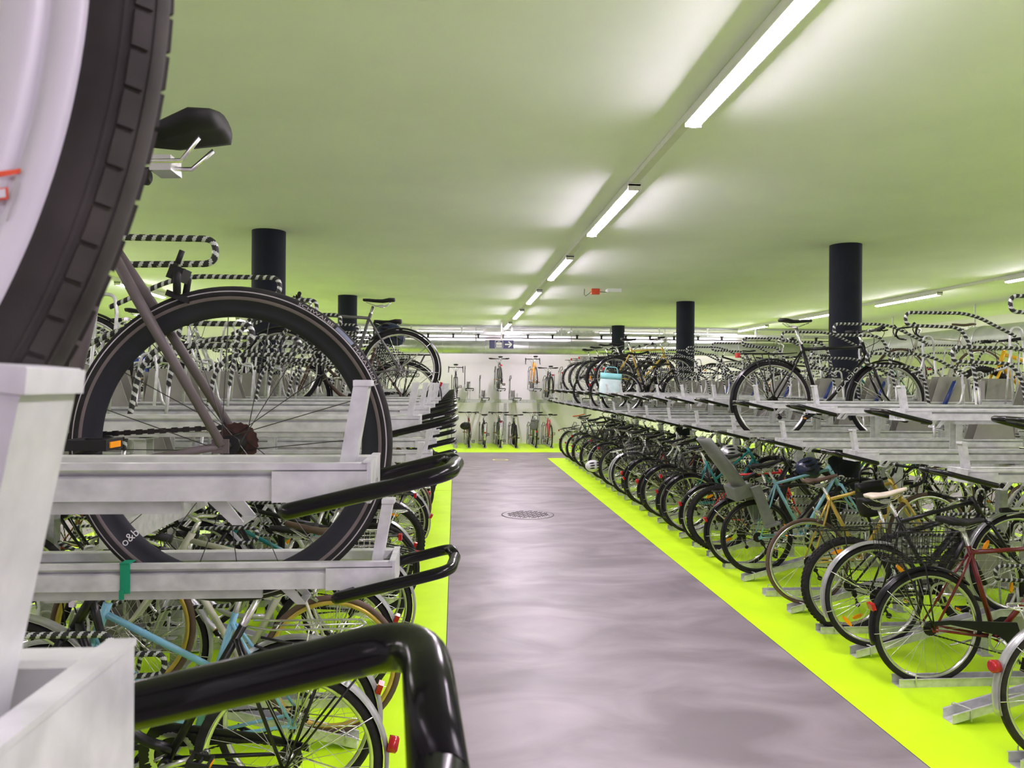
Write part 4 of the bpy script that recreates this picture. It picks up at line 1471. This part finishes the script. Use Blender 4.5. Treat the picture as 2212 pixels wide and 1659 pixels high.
for n, (i, base, kw, cn, feat) in enumerate([(0, 'blk_road', dict(bar='drop'), 'black', 'drop handlebars'), (3, 'gry_trek', dict(fe=0, ra=0), 'grey', 'wide handlebar'), (5, 'red_road', dict(fc='orange'), 'orange', 'drop handlebars'), (6, 'blk_trek', {}, 'black', 'rear carrier')]):
    on_tray(WX[i], WYU, PI / 2, i % 2 == 1, V(base, **kw), '%s bicycle with %s, %s upper bike along the back wall' % (cn, feat, ORD[n]), 'bicycles along the back wall', 1)

# ------------------------------------------------------------------ things left on the bicycles
def m_helmet():
    b = MB()
    N, Mh = 24, 8
    rings = []
    for j in range(Mh + 1):
        ph = (PI / 2) * j / Mh * 0.97
        rings.append([(0.145 * math.cos(ph) * math.cos(2 * PI * k / N), 0.105 * math.cos(ph) * math.sin(2 * PI * k / N), 0.115 * math.sin(ph) - 0.018 * math.cos(4 * PI * k / N) * math.cos(ph)) for k in range(N)])
    inner = [[(x * 0.88, y * 0.86, z * 0.86) for x, y, z in r] for r in rings]
    b.loft(rings, cap=False)
    b.loft([r[::-1] for r in inner], cap=False)
    vs = rings[0] + inner[0]
    b.add(vs, [(k, N + k, N + (k + 1) % N, (k + 1) % N) for k in range(N)])
    b.add(rings[-1], [tuple(range(N))])
    return b.mesh('helmet_shell')
def m_vents():
    b = MB()
    for y in (-0.045, 0.0, 0.045):
        for x0, x1 in ((-0.11, -0.03), (0.0, 0.10)):
            P = []
            for t in range(5):
                x = x0 + (x1 - x0) * t / 4
                q = max(0.02, 1 - (x / 0.145) ** 2 - (y / 0.105) ** 2)
                P.append((x, y, 0.115 * math.sqrt(q) + 0.0015))
            b.tube(P, [0.004, 0.010, 0.012, 0.010, 0.004], 6)
    return b.mesh('vent')
def m_strap():
    b = MB()
    for s in (1, -1):
        b.tube([(0.05, s * 0.095, 0.0), (0.02, s * 0.06, -0.10), (0.01, 0, -0.13)], 0.004, 5).tube([(-0.06, s * 0.095, 0.0), (0.02, s * 0.06, -0.10)], 0.004, 5)
    return b.mesh('chin_strap')
def helmet(loc, rot, m, label, vm='matblack'):
    r = root('helmet', loc, rot, label, 'helmet')
    put('helmet_shell', cached('hshell', m_helmet), m, r)
    put('vent', cached('hvent', m_vents), vm, r)
    put('chin_strap', cached('hstrap', m_strap), 'matblack', r)
helmet((-0.60, 7.17, 2.245), (rad(70), 0.3, 0.2), 'navy', 'dark blue helmet hanging under the saddle on the upper left rack')
helmet((2.41, 13.34, 0.37), (rad(78), 0, rad(30)), 'white', 'white helmet hanging low beside a wheel of the right rack')
helmet((0.29, 21.42, 0.62), (rad(75), 0, rad(10)), 'matblack', 'black helmet hanging on the dark red bicycle by the back wall')
helmet((3.32, 7.0, 1.02), (rad(60), 0, 0.4), 'navy', 'navy helmet hanging between the turquoise and red bicycles')
helmet((3.30, 9.0, 0.98), (rad(60), 0.2, 0.4), 'silver', 'silver helmet hanging among the bicycles behind the child seat', 'black')

def soft_bag(loc, rot, w, d, h, m, label, mt=None, handle=True, cat='bag'):
    r = root('bag', loc, rot, label, cat)
    b = MB()
    n = 20
    rings = []
    for j in range(9):
        t = j / 8
        sw, sd = w * (0.86 + 0.14 * t + 0.03 * math.sin(5 * t)), d * (0.95 - 0.35 * t + 0.18 * math.sin(PI * t))
        ring = []
        for k in range(n):
            a = 2 * PI * k / n
            e = 0.45
            x = sw / 2 * math.copysign(abs(math.cos(a)) ** e, math.cos(a))
            y = sd / 2 * math.copysign(abs(math.sin(a)) ** e, math.sin(a))
            ring.append((x + 0.006 * math.sin(3 * a + 6 * t), y + 0.008 * math.cos(2 * a + 5 * t), h * t))
        rings.append(ring)
    b.loft(rings)
    put('bag_body', b, m, r)
    b = MB()
    b.loft([[(x * 1.02, y * 1.03, z) for x, y, z in rings[6]], [(x * 1.02, y * 1.03, z + 0.002) for x, y, z in rings[8]]])
    put('bag_flap', b, mt or m, r)
    if handle:
        put('carry_strap', MB().tube(fillet([(-w * 0.3, 0, h), (-w * 0.25, 0, h + 0.10), (w * 0.25, 0, h + 0.10), (w * 0.3, 0, h)], 0.04, 4), 0.008, 6), mt or m, r)
    return r
soft_bag((2.46, 12.12, 1.60), (0, rad(4), 0), 0.36, 0.16, 0.38, 'bagpale', 'pale turquoise shopping bag hanging on the upper right rack bicycle', 'bagblue')
soft_bag((3.27, 5.78, 0.80), (0, rad(-10), 0), 0.22, 0.14, 0.26, 'matblack', 'black handlebar bag hanging beside the pale saddle', 'black')
soft_bag((2.20, 21.42, 0.52), (0, rad(8), 0), 0.24, 0.14, 0.30, 'grey', 'dark grey bag hanging on the navy bicycle by the back wall', 'grey')

# child seat, fixed to the turquoise bicycle behind its saddle
tb = RF[6]['obj']
def child_seat(parent):
    b = MB()
    n = 14
    rings = []
    for j in range(12):
        t = j / 11
        w = 0.125 + 0.03 * math.sin(PI * min(1, t * 1.15)) - (0.035 * max(0, t - 0.75) * 4) * 0.6
        zc = 0.0 + 0.56 * t
        xc = 0.0 - 0.17 * t
        ring = []
        for k in range(n):
            a = PI * k / (n - 1)
            ring.append((xc + 0.085 * math.sin(a) * -1 + 0.10 * (1 - 0.4 * t), w * math.cos(a), zc))
        inner = [(x + 0.012, y * 0.93, z) for x, y, z in ring[::-1]]
        rings.append(ring + inner)
    b.loft(rings)
    s = put('child_seat', b, 'seatgrey', parent, (-0.13, 0, 0.80), (0, rad(-6), 0))
    s['label'] = 'grey moulded child seat with tall back'
    b = MB()
    b.loft([[(-0.06, -0.12, 0), (0.17, -0.10, 0), (0.17, 0.10, 0), (-0.06, 0.12, 0)], [(-0.06, -0.14, 0.12), (0.10, -0.14, 0.13), (0.10, 0.14, 0.13), (-0.06, 0.14, 0.12)]], smooth=False)
    put('seat_tub', b, 'seatgrey', s, (0.02, 0, -0.07))
    for q in (1, -1):
        b = MB().loft([[(x0 - 0.045, q * 0.15 - 0.02, z), (x0 + 0.045, q * 0.15 - 0.02, z), (x0 + 0.045, q * 0.15 + 0.02, z), (x0 - 0.045, q * 0.15 + 0.02, z)] for x0, z in ((0.15, 0.02), (0.17, -0.15), (0.18, -0.36))], smooth=False)
        b.box((0.20, q * 0.15, -0.36), (0.14, 0.08, 0.02))
        put('leg_rest', b, 'seatgrey', s)
    put('mounting_bar', MB().tube(fillet([(0.05, -0.05, -0.05), (0.30, -0.05, -0.05), (0.34, 0, -0.08), (0.30, 0.05, -0.05), (0.05, 0.05, -0.05)], 0.03, 3), 0.006, 6), 'alu', s)
child_seat(tb)
